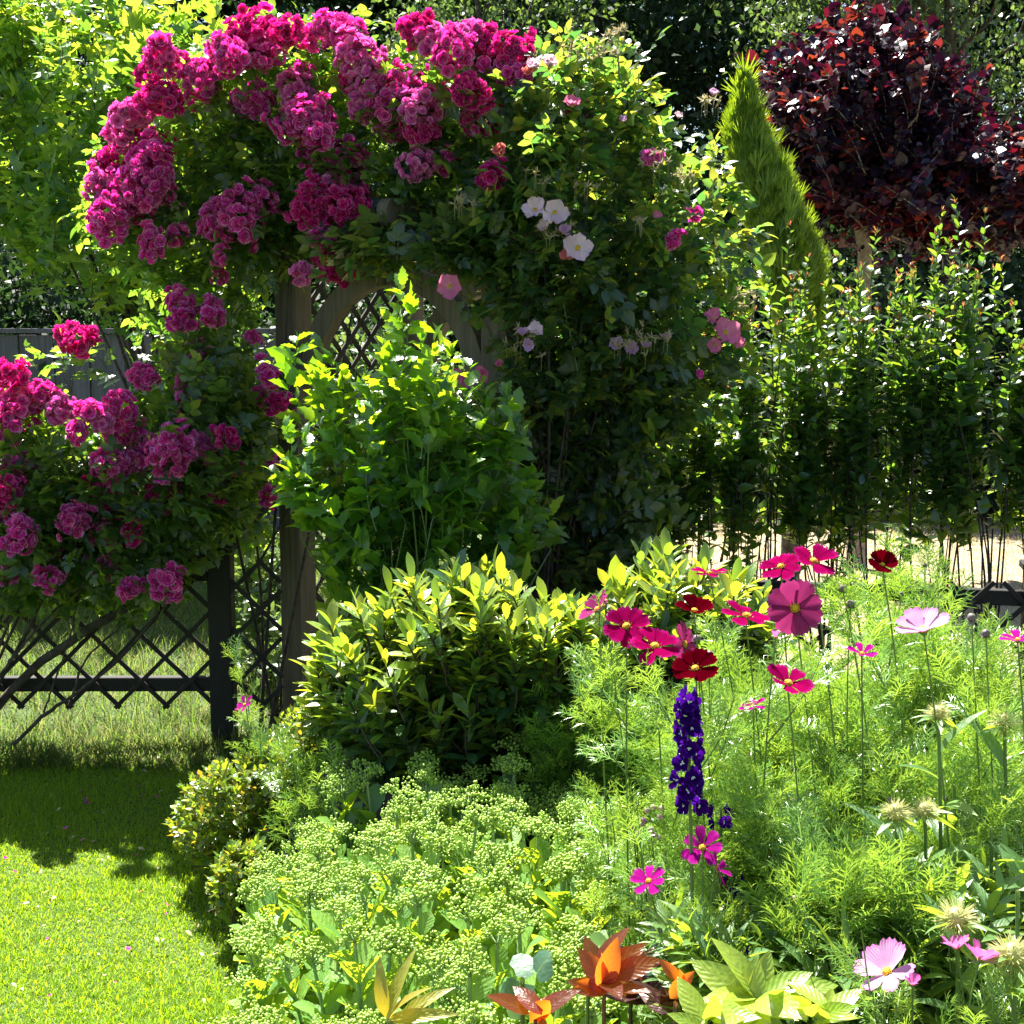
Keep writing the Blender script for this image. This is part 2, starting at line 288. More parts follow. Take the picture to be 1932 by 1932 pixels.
# leaf templates: x across, y along, z up; (V, loops, totals, uv per vertex)
def leaf_tpl(w=0.5, rows=5, fold=0.25, curl=0.25, prof=None, teeth=0.0, wave=0.0):
    if prof is None: prof = lambda t: math.sin(PI*min(t**0.8, 1))**0.9
    V = [(0, 0, 0)]; UVv = [(0, 0)]
    for i in range(1, rows):
        t = i/rows; h = prof(t)*w*0.5
        if teeth and i % 2 == 0: h *= 1-teeth
        z = -curl*t*t; wv = wave*math.sin(i*2.4)
        V += [(-h, t, z+fold*h+wv), (0, t, z), (h, t, z+fold*h-wv)]; UVv += [(-1, t), (0, t), (1, t)]
    V.append((0, 1, -curl)); UVv.append((0, 1))
    F = [(0, 2, 1), (0, 3, 2)]
    for i in range(rows-2):
        a = 1+3*i; b = a+3; F += [(a, a+1, b+1, b), (a+1, a+2, b+2, b+1)]
    a = 1+3*(rows-2); e = len(V)-1; F += [(a, a+1, e), (a+1, a+2, e)]
    return pack(V, F, UVv)
def pack(V, F, UVv):
    return (np.array(V, float), np.array([i for f in F for i in f]), np.array([len(f) for f in F]), np.array(UVv, float))
def merge(parts):
    """parts: list of (tpl, 3x3, offset, scale)"""
    V = []; L = []; T = []; Q = []; n = 0
    for tpl, R, o, s_ in parts:
        V.append((tpl[0]*s_) @ np.array(R).T + np.array(o)); L.append(tpl[1]+n); T.append(tpl[2]); Q.append(tpl[3]); n += len(tpl[0])
    return (np.concatenate(V), np.concatenate(L), np.concatenate(T), np.concatenate(Q))
def rz(a): c, s_ = math.cos(a), math.sin(a); return np.array([[c, -s_, 0], [s_, c, 0], [0, 0, 1]])
def rx(a): c, s_ = math.cos(a), math.sin(a); return np.array([[1, 0, 0], [0, c, -s_], [0, s_, c]])
def ry(a): c, s_ = math.cos(a), math.sin(a); return np.array([[c, 0, s_], [0, 1, 0], [-s_, 0, c]])
OVATE = leaf_tpl(0.55, 5, 0.3, 0.22)
ROUND = leaf_tpl(0.8, 5, 0.2, 0.15)
LANCE = leaf_tpl(0.24, 6, 0.35, 0.35)
OBLONG = leaf_tpl(0.43, 6, 0.3, 0.12, prof=lambda t: (t**0.7*(1-t**3.5))*1.35)
SMALL = leaf_tpl(0.5, 3, 0.3, 0.15)
TOOTH = leaf_tpl(0.62, 9, 0.25, 0.3, prof=lambda t: (math.sin(PI*t**0.75)**0.8)*(1.0 if abs(t-0.5) > 0.1 else 1.12), teeth=0.3)
SEDUM = leaf_tpl(0.7, 9, 0.35, 0.1, prof=lambda t: t**0.9*(1-t**4)*1.55, teeth=0.12)
DIAMOND = pack([(0, 0, 0), (-0.28, 0.5, 0.06), (0, 1, -0.1), (0.28, 0.5, 0.06)], [(0, 3, 2, 1)], [(0, 0), (-1, .5), (0, 1), (1, .5)])
comp = [(leaf_tpl(0.68, 4, 0.28, 0.2), rz(0), (0, 0.55, 0), 0.45)]
for yy, sc2 in ((0.5, 0.36), (0.2, 0.3)):
    for sg in (-1, 1): comp.append((leaf_tpl(0.7, 4, 0.28, 0.2), rz(-sg*1.15), (0, yy, 0), sc2))
comp.append((pack([(-0.008, 0, 0), (0.008, 0, 0), (0.008, 0.6, 0), (-0.008, 0.6, 0)], [(0, 1, 2, 3)], [(0, 0)]*4), rz(0), (0, 0, 0), 1))
ROSELEAF = merge(comp)
def radial_tpl(angs, rads, fold=0.12, cy=0.0):
    V = [(0, cy, 0)]; UVv = [(0, 0.3)]
    for a, r in zip(angs, rads):
        V.append((r*math.sin(a), cy+r*math.cos(a), -fold*r*r + 0.05*math.sin(3*a))); UVv.append((math.sin(a), min(1, r)))
    n = len(angs); F = [(0, i+1, i+2) for i in range(n-1)]
    return pack(V, F, UVv)
_a = np.radians([-172, -135, -118, -95, -72, -50, -38, -20, -8, 0, 8, 20, 38, 50, 72, 95, 118, 135, 172])
_r = [0.12, 0.36, 0.3, 0.32, 0.42, 0.6, 0.28, 0.33, 0.5, 0.72, 0.5, 0.33, 0.28, 0.6, 0.42, 0.32, 0.3, 0.36, 0.12]
MAPLE = radial_tpl(_a, _r, cy=0.25)
HEART = radial_tpl(np.radians([-170, -150, -115, -75, -35, 0, 35, 75, 115, 150, 170]), [0.15, 0.42, 0.5, 0.48, 0.52, 0.72, 0.52, 0.48, 0.5, 0.42, 0.15], cy=0.2)
def feather_tpl(pairs=7, w=0.0105, seed=0, L=0.5):
    r = np.random.default_rng(seed); V = []; F = []; Q = []
    def thread(p, d, l, w_):
        p = np.array(p, float); d = np.array(d, float); d /= np.linalg.norm(d)
        q = np.array([-d[1], d[0], 0]); q /= np.linalg.norm(q)+1e-9; m = p+d*l*0.55+np.array([0, 0, 0.05*l]); e = p+d*l+np.array([0, 0, -0.12*l])
        b = len(V); V.extend([p-q*w_, p+q*w_, m-q*w_*0.9, m+q*w_*0.9, e]); Q.extend([(-1, 0), (1, 0), (-1, .5), (1, .5), (0, 1)])
        F.extend([(b, b+1, b+3, b+2), (b+2, b+3, b+4)]); return p+d*l*0.5, d
    thread((0, 0, 0), (0, 1, 0), 1.0, w)
    for i in range(pairs):
        t = 0.2+0.72*i/pairs
        for sg in (-1, 1):
            a = sg*(0.75+r.uniform(-.2, .2)); l = L*(1-0.45*t)*r.uniform(.8, 1.15)
            m, d = thread((0, t, 0.05*t-0.12*t*t), (math.sin(a), math.cos(a), r.uniform(-.6, .6)), l, w)
            for s2 in (-1, 1):
                a2 = a+s2*0.55; thread(m, (math.sin(a2), math.cos(a2), r.uniform(-.6, .6)), l*0.55, w*0.9)
    return pack(V, F, Q)
FEATHER = [feather_tpl(seed=i) for i in range(3)]
def petal_tpl(w=0.8, rows=4, cols=3, cup=0.3, curl=0.2, prof=None, notch=0.0, ruffle=0.0, seed=0):
    r = np.random.default_rng(seed)
    if prof is None: prof = lambda t: (0.25+0.75*math.sin(PI*0.5*min(1, t*1.25)))*(1 if t < 0.85 else 0.86)
    V = []; Q = []
    for i in range(rows+1):
        t = i/rows
        for j in range(cols+1):
            u = j/cols*2-1; h = prof(t)*w*0.5
            y = t - (0.10*u*u*t if t > 0.6 else 0)
            if i == rows and notch: y += notch*(0.5-abs(math.sin(u*PI*1.5)))*1.0
            z = cup*t*t + curl*(abs(u)**2)*t*0.5 + ruffle*math.sin(u*5+seed)*t*t + (r.uniform(-1, 1)*ruffle*0.5*t)
            V.append((u*h, y, z)); Q.append((u, t))
    F = []
    for i in range(rows):
        for j in range(cols):
            a = i*(cols+1)+j; F.append((a, a+1, a+cols+2, a+cols+1))
    return pack(V, F, Q)
# small double rose floret facing +z (template z), radius about 1
def floret(seed):
    r = np.random.default_rng(seed); parts = []
    for (n, tilt, s_, off) in ((5, 0.15, 1.0, 0), (5, 0.6, 0.82, 0.5), (4, 1.0, 0.55, 0.2)):
        for k in range(n):
            a = (k+off)*2*PI/n + r.uniform(-.2, .2)
            pt = petal_tpl(0.95, 3, 2, cup=0.1, curl=0.35, ruffle=0.12, seed=int(r.integers(99)))
            parts.append((pt, rz(a) @ rx(tilt+r.uniform(-.15, .25)), (0, 0, 0), s_*r.uniform(.85, 1.1)))
    return merge(parts)
FLORET = [floret(i) for i in range(4)]
def sphere_pts(n):
    i = np.arange(n)+0.5; ph = np.arccos(1-2*i/n); th = PI*(1+5**0.5)*i
    return np.stack([np.cos(th)*np.sin(ph), np.sin(th)*np.sin(ph), np.cos(ph)], -1)
OCTA = pack([(0, 0, -.5), (.5, 0, 0), (0, .5, 0), (-.5, 0, 0), (0, -.5, 0), (0, 0, .6)], [(0, 2, 1), (0, 3, 2), (0, 4, 3), (0, 1, 4), (5, 1, 2), (5, 2, 3), (5, 3, 4), (5, 4, 1)], [(0, 0)]*6)
def ball_tpl(seg=8, rings=5):
    V = [(0, 0, -.5)]; F = []
    for i in range(1, rings):
        p = PI*i/rings
        for j in range(seg): a = 2*PI*j/seg; V.append((.5*math.sin(p)*math.cos(a), .5*math.sin(p)*math.sin(a), -.5*math.cos(p)))
    V.append((0, 0, .5)); n = len(V)-1
    for j in range(seg):
        k = (j+1) % seg; F.append((0, 1+k, 1+j)); F.append((n, 1+(rings-2)*seg+j, 1+(rings-2)*seg+k))
        for i in range(rings-2): a = 1+i*seg; F.append((a+j, a+k, a+seg+k, a+seg+j))
    return pack(V, F, [(0, 0)]*len(V))
BALL = ball_tpl()

# ------------------------------------------------------------------ plant helpers
def poly_pts(poly, n, Dm, dD, power=0.5, band=60.0):
    """random points in a volume whose outline is poly (photo px) and whose depth bulges around Dm"""
    P = np.array(poly, float); lo, hi = P.min(0), P.max(0); out = []; ed = []
    A, B = P, np.roll(P, -1, 0)
    while sum(len(o) for o in out) < n:
        q = rng.uniform(lo, hi, (n*2, 2))
        ins = np.zeros(len(q), bool)
        for a, b in zip(A, B):
            c = ((a[1] > q[:, 1]) != (b[1] > q[:, 1])); xx = (b[0]-a[0])*(q[:, 1]-a[1])/((b[1]-a[1]) or 1e-9)+a[0]
            ins ^= c & (q[:, 0] < xx)
        q = q[ins]; d = np.full(len(q), 1e9)
        for a, b in zip(A, B):
            ab = b-a; t = np.clip(((q-a) @ ab)/(ab @ ab+1e-9), 0, 1); d = np.minimum(d, np.linalg.norm(q-a-t[:, None]*ab, axis=1))
        out.append(q); ed.append(d)
    q = np.concatenate(out)[:n]; d = np.concatenate(ed)[:n]
    e = np.clip(d/band, 0, 1)**power
    Dm = Dm(q) if callable(Dm) else Dm
    D = Dm + U(-1, 1, n)*dD*np.maximum(e, 0.15)
    return W(q[:, 0], q[:, 1], D)
def shoots(base, d, L, K=5, droop=0.0, wob=0.06):
    """curved shoots from base (n,3) along unit d (n,3), length L"""
    n = len(base); t = np.linspace(0, 1, K)[None, :, None]; L = np.broadcast_to(L, (n,))[:, None, None]
    side = rdir(n)[:, None, :]
    P = base[:, None, :] + d[:, None, :]*t*L + side*wob*L*np.sin(t*PI*1.3) + np.array([0, 0, -1.0])*droop*L*t*t
    return P
def along(P, per, t0=0.1, t1=1.0, ang=0.9, upb=0.3, jit=0.3, tipang=0.4, opposite=False):
    """leaf positions along shoots: returns pos, dir, normal, t"""
    n, K, _ = P.shape
    t = np.linspace(t0, t1, per)[None, :] + U(-.5, .5, (n, per))*(t1-t0)/per*0.6
    t = np.clip(t, 0, 1)
    f = t*(K-1); i = np.minimum(f.astype(int), K-2); fr = (f-i)[..., None]
    I = np.arange(n)[:, None]
    pos = P[I, i]*(1-fr)+P[I, i+1]*fr; tg = nrm(P[I, i+1]-P[I, i])
    ref = rdir(n)[:, None, :]; a = nrm(np.cross(tg, np.broadcast_to(ref, tg.shape))); b = np.cross(tg, a)
    k = np.arange(per)[None, :]
    az = (k*PI + (k//2)*PI/2 if opposite else k*2.4) + U(-.3, .3, (n, per)) + U(0, 6.28, (n, 1))
    rad = a*np.cos(az)[..., None]+b*np.sin(az)[..., None]
    an = (ang + (tipang-ang)*np.clip((t-0.6)/0.4, 0, 1))[..., None]
    d = tg*np.cos(an)+rad*np.sin(an)+UP*upb + rng.normal(size=tg.shape)*jit*0.4
    d = nrm(d).reshape(-1, 3)
    nz = np.broadcast_to(UP, d.shape) + (tg*0.6).reshape(-1, 3) + rng.normal(size=d.shape)*jit
    return pos.reshape(-1, 3), d, nz, t.reshape(-1)
def branches_to(g, base, targets, r0, r1, K=7, sag=0.15, sides=5):
    """woody stems from base points to targets, rising first and then spreading"""
    n = len(targets); base = np.broadcast_to(base, (n, 3)) + 0.0
    base = base + np.c_[rng.normal(size=(n, 2))*0.03, np.zeros(n)]
    mid = base*0.55+targets*0.45; mid[:, 2] = base[:, 2]*0.35+targets[:, 2]*0.65; mid += rng.normal(size=(n, 3))*0.05*np.linalg.norm(targets-base, axis=1)[:, None]
    t = np.linspace(0, 1, K)[None, :, None]
    P = base[:, None]*(1-t)**2+2*mid[:, None]*t*(1-t)+targets[:, None]*t*t
    R = r0+(r1-r0)*np.linspace(0, 1, K)[None, :]
    g.tubes(P, R, sides); return P
def bush(name, label, cat, base, pts, leaf, leafmat, L=0.14, per=8, size=0.05, stemmat=None, nb=20, r0=0.008, outw=0.6, upw=0.8, droop=0.1, group=None,
         ang=0.95, upb=0.15, twig=0.0012, tipg=None, jit=0.35, opposite=False, svar=0.3, centre=None, leafname='foliage', back=True):
    base = np.array(base, float)
    th = thing(name, label, cat, base, group)
    cen = pts.mean(0) if centre is None else np.array(centre)
    d = nrm(nrm(pts-cen)*outw+UP*upw+rng.normal(size=pts.shape)*0.35)
    Ls = L*U(0.6, 1.3, len(pts))
    P = shoots(pts-d*Ls[:, None]*(1 if back else 0), d, Ls, 5, droop)
    pos, dr, nz, t = along(P, per, 0.12, 1.0, ang, upb, jit, opposite=opposite)
    g = Geo(); sz = size*U(1-svar, 1+svar, len(pos))*(1-0.35*np.clip((t-0.7)/0.3, 0, 1))
    g.inst(leaf, pos, dr, nz, sz); fo = g.build(leafname, leafmat, th)
    g2 = Geo(); g2.tubes(P, twig*np.linspace(1.3, 0.6, 5)[None, :], 3)
    if nb:
        sel = rng.choice(len(pts), min(nb, len(pts)), replace=False)
        branches_to(g2, base, P[sel, 0], r0, r0*0.3)
    g2.build('branches', stemmat or M['bark'], th)
    return th, P

# ================================================================== SETTING
def ground_mat():
    m, nt, out = new_mat('ground grass')
    tc = node(nt, 'TexCoord'); sx = node(nt, 'SeparateXYZ'); nt.links.new(tc.outputs['Object'], sx.inputs[0])
    n1 = node(nt, 'TexNoise', Scale=60.0, Detail=8.0); nt.links.new(tc.outputs['Object'], n1.inputs['Vector'])
    n2 = node(nt, 'TexNoise', Scale=0.8, Detail=4.0); nt.links.new(tc.outputs['Object'], n2.inputs['Vector'])
    gr = ramp(nt, n1.outputs[0], [(0.3, (0.03, 0.055, 0.01)), (0.7, (0.08, 0.125, 0.02))])
    stw = ramp(nt, n1.outputs[0], [(0.3, (0.22, 0.17, 0.1)), (0.7, (0.4, 0.32, 0.2))])
    # dry pasture beyond the right hand fence
    a = node(nt, 'Math', operation='MULTIPLY_ADD'); a.inputs[1].default_value = 1.1; nt.links.new(n2.outputs[0], a.inputs[0]); nt.links.new(sx.outputs[0], a.inputs[2])
    mr = node(nt, 'MapRange'); mr.inputs[1].default_value = 0.3; mr.inputs[2].default_value = 1.2; nt.links.new(a.outputs[0], mr.inputs[0])
    b = node(nt, 'MapRange'); b.inputs[1].default_value = 6.0; b.inputs[2].default_value = 7.0; nt.links.new(sx.outputs[1], b.inputs[0])
    mu = node(nt, 'Math', operation='MULTIPLY'); nt.links.new(mr.outputs[0], mu.inputs[0]); nt.links.new(b.outputs[0], mu.inputs[1])
    mx = node(nt, 'MixRGB'); nt.links.new(mu.outputs[0], mx.inputs[0]); nt.links.new(gr.outputs[0], mx.inputs[1]); nt.links.new(stw.outputs[0], mx.inputs[2])
    p = node(nt, 'BsdfPrincipled', Roughness=0.9); nt.links.new(mx.outputs[0], p.inputs['Base Color'])
    bp = node(nt, 'Bump', Strength=0.6, Distance=0.02); nt.links.new(n1.outputs[0], bp.inputs['Height']); nt.links.new(bp.outputs[0], p.inputs['Normal'])
    nt.links.new(p.outputs[0], out.inputs[0]); return m
def grid_sheet(xs, ys, zf):
    X, Y = np.meshgrid(xs, ys); Z = zf(X, Y); V = np.stack([X, Y, Z], -1).reshape(-1, 3); nx = len(xs)
    i, j = np.meshgrid(np.arange(len(ys)-1), np.arange(nx-1), indexing='ij'); a = (i*nx+j).ravel()
    Q = np.stack([a, a+1, a+nx+1, a+nx], -1); return V, Q.ravel(), np.full(len(Q), 4), np.zeros((Q.size, 2))
g = Geo(); ex = np.r_[-300, -60, -20, np.arange(-8, 8.1, 0.25), 20, 60, 300]; ey = np.r_[-40, -5, np.arange(0, 16, 0.25), 20, 30, 60, 300]
def gz(X, Y): return 0.012*np.sin(X*2.1+1)*np.cos(Y*1.7)*(np.abs(X) < 10)
g.add(*grid_sheet(ex, ey, gz)); o = g.build('lawn_ground', ground_mat()); o['kind'] = 'structure'; o['label'] = 'grass ground running from the lawn to the dry field'
# soil of the flower bed, mounded, edge curving beside the lawn
def bed_left(y): return np.interp(y, [1.6, 2.4, 3.0, 3.6, 4.2, 4.8, 5.4, 6.2], [-0.3, -0.42, -0.55, -0.6, -0.8, -1.0, -0.95, -0.9])
ys = np.linspace(1.2, 5.9, 60); g = Geo(); us = np.linspace(0, 1, 60)
Yg, Ug = np.meshgrid(ys, us, indexing='ij'); Xg = bed_left(Yg)*(1-Ug)+3.2*Ug
Zg = 0.02+0.07*np.clip(Ug*8, 0, 1)*np.clip((5.9-Yg)*3, 0, 1)*np.clip((1.6-Ug)*2, 0, 1)+rng.normal(size=Xg.shape)*0.008
Zg[:, 0] = -0.03; Zg[-1] = -0.03; Zg[0] = -0.03
a = (np.arange(59)[:, None]*60+np.arange(59)[None]).ravel(); Q = np.stack([a, a+1, a+61, a+60], -1)
g.add(np.stack([Xg, Yg, Zg], -1).reshape(-1, 3), Q.ravel(), np.full(len(Q), 4), np.zeros((Q.size, 2))); o = g.build('flower_bed_soil', M['soil']); o['kind'] = 'structure'; o['label'] = 'dark soil of the flower bed beside the lawn'
# fallow strip under the left fence
BLADE = pack([(-.5, 0, 0), (.5, 0, 0), (-.42, .45, .03), (.42, .45, .03), (-.25, .8, .13), (.25, .8, .13), (0, 1, .24)], [(0, 1, 3, 2), (2, 3, 5, 4), (4, 5, 6)], [(-1, 0), (1, 0), (-1, .45), (1, .45), (-1, .8), (1, .8), (0, 1)])
def blades(n, x, y, hgt, wid, lean, mat, name, label, mask=None, clump=0.0, zoff=0.0):
    P = np.c_[U(*x, n), U(*y, n)]
    if clump:
        c = np.c_[U(*x, 900), U(*y, 900)]; k = rng.integers(0, 900, n); w = U(0, 1, n) < 0.6
        P[w] = c[k[w]] + rng.normal(size=(w.sum(), 2))*clump
    if mask is not None: P = P[mask(P)]
    n = len(P); pos = np.c_[P, gz(P[:, 0], P[:, 1])+zoff]
    a = U(0, 2*PI, n); l = lean*U(0, 1, n)[:, None]; d = UP+np.c_[np.cos(a), np.sin(a), np.zeros(n)]*l
    patch = 0.8+0.3*np.sin(P[:, 0]*5+np.sin(P[:, 1]*7))*np.cos(P[:, 1]*6)
    h = hgt*U(0.5, 1.25, n)*patch; g = Geo(); g.inst(BLADE, pos, d, rdir(n)*0.4+np.c_[np.cos(a), np.sin(a), np.zeros(n)], h, wid*U(.7, 1.3, n))
    o = g.build(name, mat); tag(o, label, 'grass', None, 'stuff'); return o
blades(300000, (-2.6, 0.3), (2.6, 5.35), 0.028, 0.0025, 1.5, M['grass'], 'lawn_grass', 'short sunlit green grass of the lawn', mask=lambda P: P[:, 0] < bed_left(P[:, 1])+0.03)
blades(60000, (-4.5, -0.2), (5.35, 10.5), 0.14, 0.0045, 1.5, M['rough_grass'], 'rough_grass', 'long pale grass growing behind the left lattice fence', clump=0.06)
blades(14000, (-3.0, -0.75), (5.15, 5.5), 0.1, 0.0045, 1.3, M['rough_grass'], 'rough_grass', 'scruffy grass tufts along the foot of the left fence', clump=0.05)
blades(50000, (-0.2, 6.0), (6.3, 13), 0.05, 0.005, 1.5, M['straw'], 'dry_grass', 'dry straw coloured grass of the field behind the hedge')

g = Geo(); n_ = 70; P_ = np.c_[U(-2.2, -.5, n_), U(2.7, 5.3, n_)]; P_ = P_[P_[:, 0] < bed_left(P_[:, 1])-.03]; n_ = len(P_)
g.inst(petal_tpl(.9, 3, 3, cup=.2, curl=.3), np.c_[P_, gz(P_[:, 0], P_[:, 1])+U(.012, .03, n_)], rdir(n_)*[1, 1, .3], UP+rdir(n_)*.6, .014*U(.6, 1.3, n_)); tag(g.build('fallen_petals', M['magenta']), 'fallen rose petals scattered over the lawn', 'petals', None, 'stuff')
g = Geo(); n_ = 260; P_ = np.c_[U(-2.4, -.4, n_), U(2.7, 5.3, n_)]; P_ = P_[P_[:, 0] < bed_left(P_[:, 1])]; n_ = len(P_)
g.inst(leaf_tpl(.5, 4), np.c_[P_, gz(P_[:, 0], P_[:, 1])+U(.01, .03, n_)], rdir(n_)*[1, 1, .3], UP+rdir(n_)*.5, .02*U(.5, 1.3, n_)); tag(g.build('fallen_leaves', M['straw']), 'dry fallen leaves scattered in the lawn grass', 'leaves', None, 'stuff')
# ================================================================== WOODWORK
ph = math.radians(33); wv = np.array([math.cos(ph), -math.sin(ph), 0]); dv = np.array([math.sin(ph), math.cos(ph), 0])
A0 = np.array([-0.862, 5.6, 0]); AW = 0.98; AD = 0.74
arch = thing('wooden_arch', 'weathered timber garden arch with curved braces under the roses', 'arch', A0+wv*AW/2+dv*AD/2)
posts = [A0, A0+wv*AW, A0+dv*AD, A0+wv*AW+dv*AD]
for p_ in posts:
    g = Geo(); g.box(p_+UP*0.98, wv, dv, UP, (0.053, 0.053, 0.98)); g.build('post', M['wood'], arch, False)
def plank(profile, t, axis_u, axis_v, axis_n, origin):
    """extruded outline: profile in (u,v), thickness t along n"""
    pr = np.array(profile); n = len(pr)
    V = np.concatenate([origin+pr[:, :1]*axis_u+pr[:, 1:]*axis_v+axis_n*s_*t/2 for s_ in (-1, 1)])
    L = list(range(n))[::-1]+list(range(n, 2*n)); T = [n, n]
    for i in range(n): j = (i+1) % n; L += [i, j, n+j, n+i]; T.append(4)
    return V, np.array(L), np.array(T), np.zeros((len(L), 2))
def beam_profile(l0, l1, h):
    pr = [(l0+0.05, 0)]; pr.append((l1-0.05, 0))
    pr += [(l1-0.05+0.05*math.sin(a), h*0.5-h*0.5*math.cos(a)) for a in np.linspace(0.2, PI, 7)]
    pr += [(l0+0.05-0.05*math.sin(a), h*0.5+h*0.5*math.cos(a)) for a in np.linspace(0, PI-0.2, 7)]
    return pr
for off in (-0.075, AD+0.075):
    g = Geo(); g.add(*plank(beam_profile(-0.25, AW+0.24, 0.11), 0.045, wv, UP, dv, A0+dv*off+UP*1.9)); g.build('beam', M['wood'], arch, False)
for s_, e_ in ((0.05, .12), (0.38, .12), (0.68, .28), (0.97, .12)):
    g = Geo(); g.add(*plank(beam_profile(-e_, AD+0.3, 0.1), 0.045, dv, UP, wv, A0+wv*AW*s_+UP*2.012)); g.build('rafter', M['wood'], arch, False)
def brace(post, side, off):
    R1, R0 = 0.46, 0.38; pr = []
    cx, cy = 0.46+0.05, 1.9-0.46
    for a in np.linspace(0, PI/2, 12): pr.append((cx-R1*math.cos(a), cy+R1*math.sin(a)))
    for a in np.linspace(PI/2, 0, 12): pr.append((cx-R0*math.cos(a), cy+R0*math.sin(a)))
    g = Geo(); g.add(*plank(pr, 0.055, wv*side, UP, dv, post+dv*off)); return g.build('brace', M['wood'], arch, False)
for k_, side in ((0, 1), (1, -1), (2, 1), (3, -1)): brace(posts[k_], side, 0)
def lattice(o_, u, l, z0, z1, sp_, sw, mat, parent, n_, name='lattice', th_=0.007, over=0.0):
    g = Geo(); h = z1-z0
    for sg in (1, -1):
        s0 = -h if sg == 1 else 0.0
        for c in np.arange(s0, l+(h if sg == -1 else 0), sp_):
            # slat rising at 45 degrees, clipped to the panel
            ts = [0, h]; xs = [c, c+sg*h]
            t0, t1 = 0.0, h
            if sg == 1: t0 = max(t0, -c); t1 = min(t1, l-c)
            else: t0 = max(t0, c-l); t1 = min(t1, c)
            if t1-t0 < 0.04: continue
            t0 -= over; t1 += over
            pa = o_+u*(c+sg*t0)+UP*(z0+t0); pb = o_+u*(c+sg*t1)+UP*(z0+t1); d = pb-pa; ll = np.linalg.norm(d); d = d/ll
            g.box((pa+pb)/2+n_*sg*th_*0.52, d, n_, np.cross(d, n_), (ll/2, th_/2, sw/2))
    return g.build(name, mat, parent, False)
for k_ in (0, 1): lattice(posts[k_]+dv*0.05, dv, AD-0.1, 0.12, 1.85, 0.13, 0.022, M['slat'], arch, wv, 'trellis_panel')

def fence(a, b, label, posts_at, rails=(0.27, 0.71), ph_=0.8, over=0.02):
    a = np.array([*a, 0.0]); b = np.array([*b, 0.0]); l = np.linalg.norm(b-a); u = (b-a)/l; n_ = np.cross(u, UP)
    th = thing('lattice_fence', label, 'fence', (a+b)/2, 'low dark lattice fences beside the arch')
    for s_ in posts_at:
        g = Geo(); g.box(a+u*s_+UP*ph_/2, u, n_, UP, (0.046, 0.046, ph_/2)); pp = g.build('post', M['dark_wood'], th, False)
        g = Geo(); g.box(a+u*s_+UP*(ph_+0.01), u, n_, UP, (0.058, 0.058, 0.012)); g.build('post_cap', M['dark_wood'], pp, False)
    ps = sorted(posts_at)
    for z in rails:
        for s0, s1 in zip(ps[:-1], ps[1:]):
            g = Geo(); g.box(a+u*(s0+s1)/2+UP*z, u, n_, UP, ((s1-s0)/2-0.046, 0.02, 0.028)); g.build('rail', M['dark_wood'], th, False)
    lattice(a+n_*0.035, u, l, rails[0]-0.09, rails[1]+0.06, 0.19, 0.017, M['slat'], th, n_)
    return th
fence((-4.2, 5.42), (-0.9, 5.44), 'low black lattice fence left of the arch beside the lawn', (0.06, 1.5, 3.06))
fence((0.08, 5.42), (2.2, 4.93), 'low black lattice fence right of the arch behind the cosmos', (0.1, 1.86), rails=(0.3, 0.69))
# back board fence far left
th = thing('board_fence', 'tall grey close boarded fence behind the roses at far left', 'fence', (-5.2, 12.2, 0))
for k in range(52):
    x = -9.8+k*0.152; g = Geo(); g.box((x, 12.2+0.024*(k % 2), 0.84+U(-.012, .012)), (1, 0, 0), (0, 1, 0), UP, (0.073, 0.011, 0.84)); g.build('board', M['board'], th, False)
g = Geo(); g.box((-5.9, 12.18, 1.715), (1, 0, 0), (0, 1, 0), UP, (3.95, 0.035, 0.02)); g.build('capping_rail', M['board'], th, False)

# ================================================================== ROSES
def px_cluster(parent, cx, cy, rx_, ry_, D, mat=None):
    c = W(cx, cy, D); a = S(rx_, D)*1.1*U(.9, 1.1); b = S(ry_, D)*1.1*U(.9, 1.1); dd = min(a, b)*0.85+0.01
    fs = 0.0235; area = 4*PI*((a*b)**1.6/2+(a*dd)**1.6/2)**(1/1.6)
    n = int(np.clip(area/(0.0215**2)*0.5, 6, 200)*U(.75, 1.05)); s_ = sphere_pts(n); s_ = s_+rng.normal(size=s_.shape)*0.2
    mat = mat or M[['magenta', 'magenta', 'magenta_pale', 'magenta_deep'][int(rng.integers(4))]]
    sn = nrm(s_); k = 3; lob = rdir(k+2); bump_ = 0.5+0.62*np.clip(np.max(sn @ lob.T, axis=1), 0, 1)**2*U(.9, 1.1, n)
    pos = c+s_*bump_[:, None]*np.array([a, dd, b])*0.86
    nd = nrm(sn/np.array([a, dd, b])*min(a, b)+rng.normal(size=s_.shape)*0.45+np.array([0, -0.1, 0.2]))
    g = Geo(); ids = rng.integers(0, 4, n); size = fs*U(0.55, 1.3, n)
    for q in range(4):
        w = ids == q
        if w.any(): g.inst(FLORET[q], pos[w], nrm(np.cross(nd[w], rdir(w.sum()))), nd[w], size[w])
    o = g.build('flower_cluster', mat or M['magenta'], parent)
    w = rng.choice(n, max(1, n//3), replace=False); g = Geo(); g.inst(OCTA, pos[w]+nd[w]*size[w][:, None]*0.3, nrm(np.cross(nd[w], rdir(len(w)))), nd[w], size[w]*0.42); g.build('flower_centres', M['hip'], o)
    return c
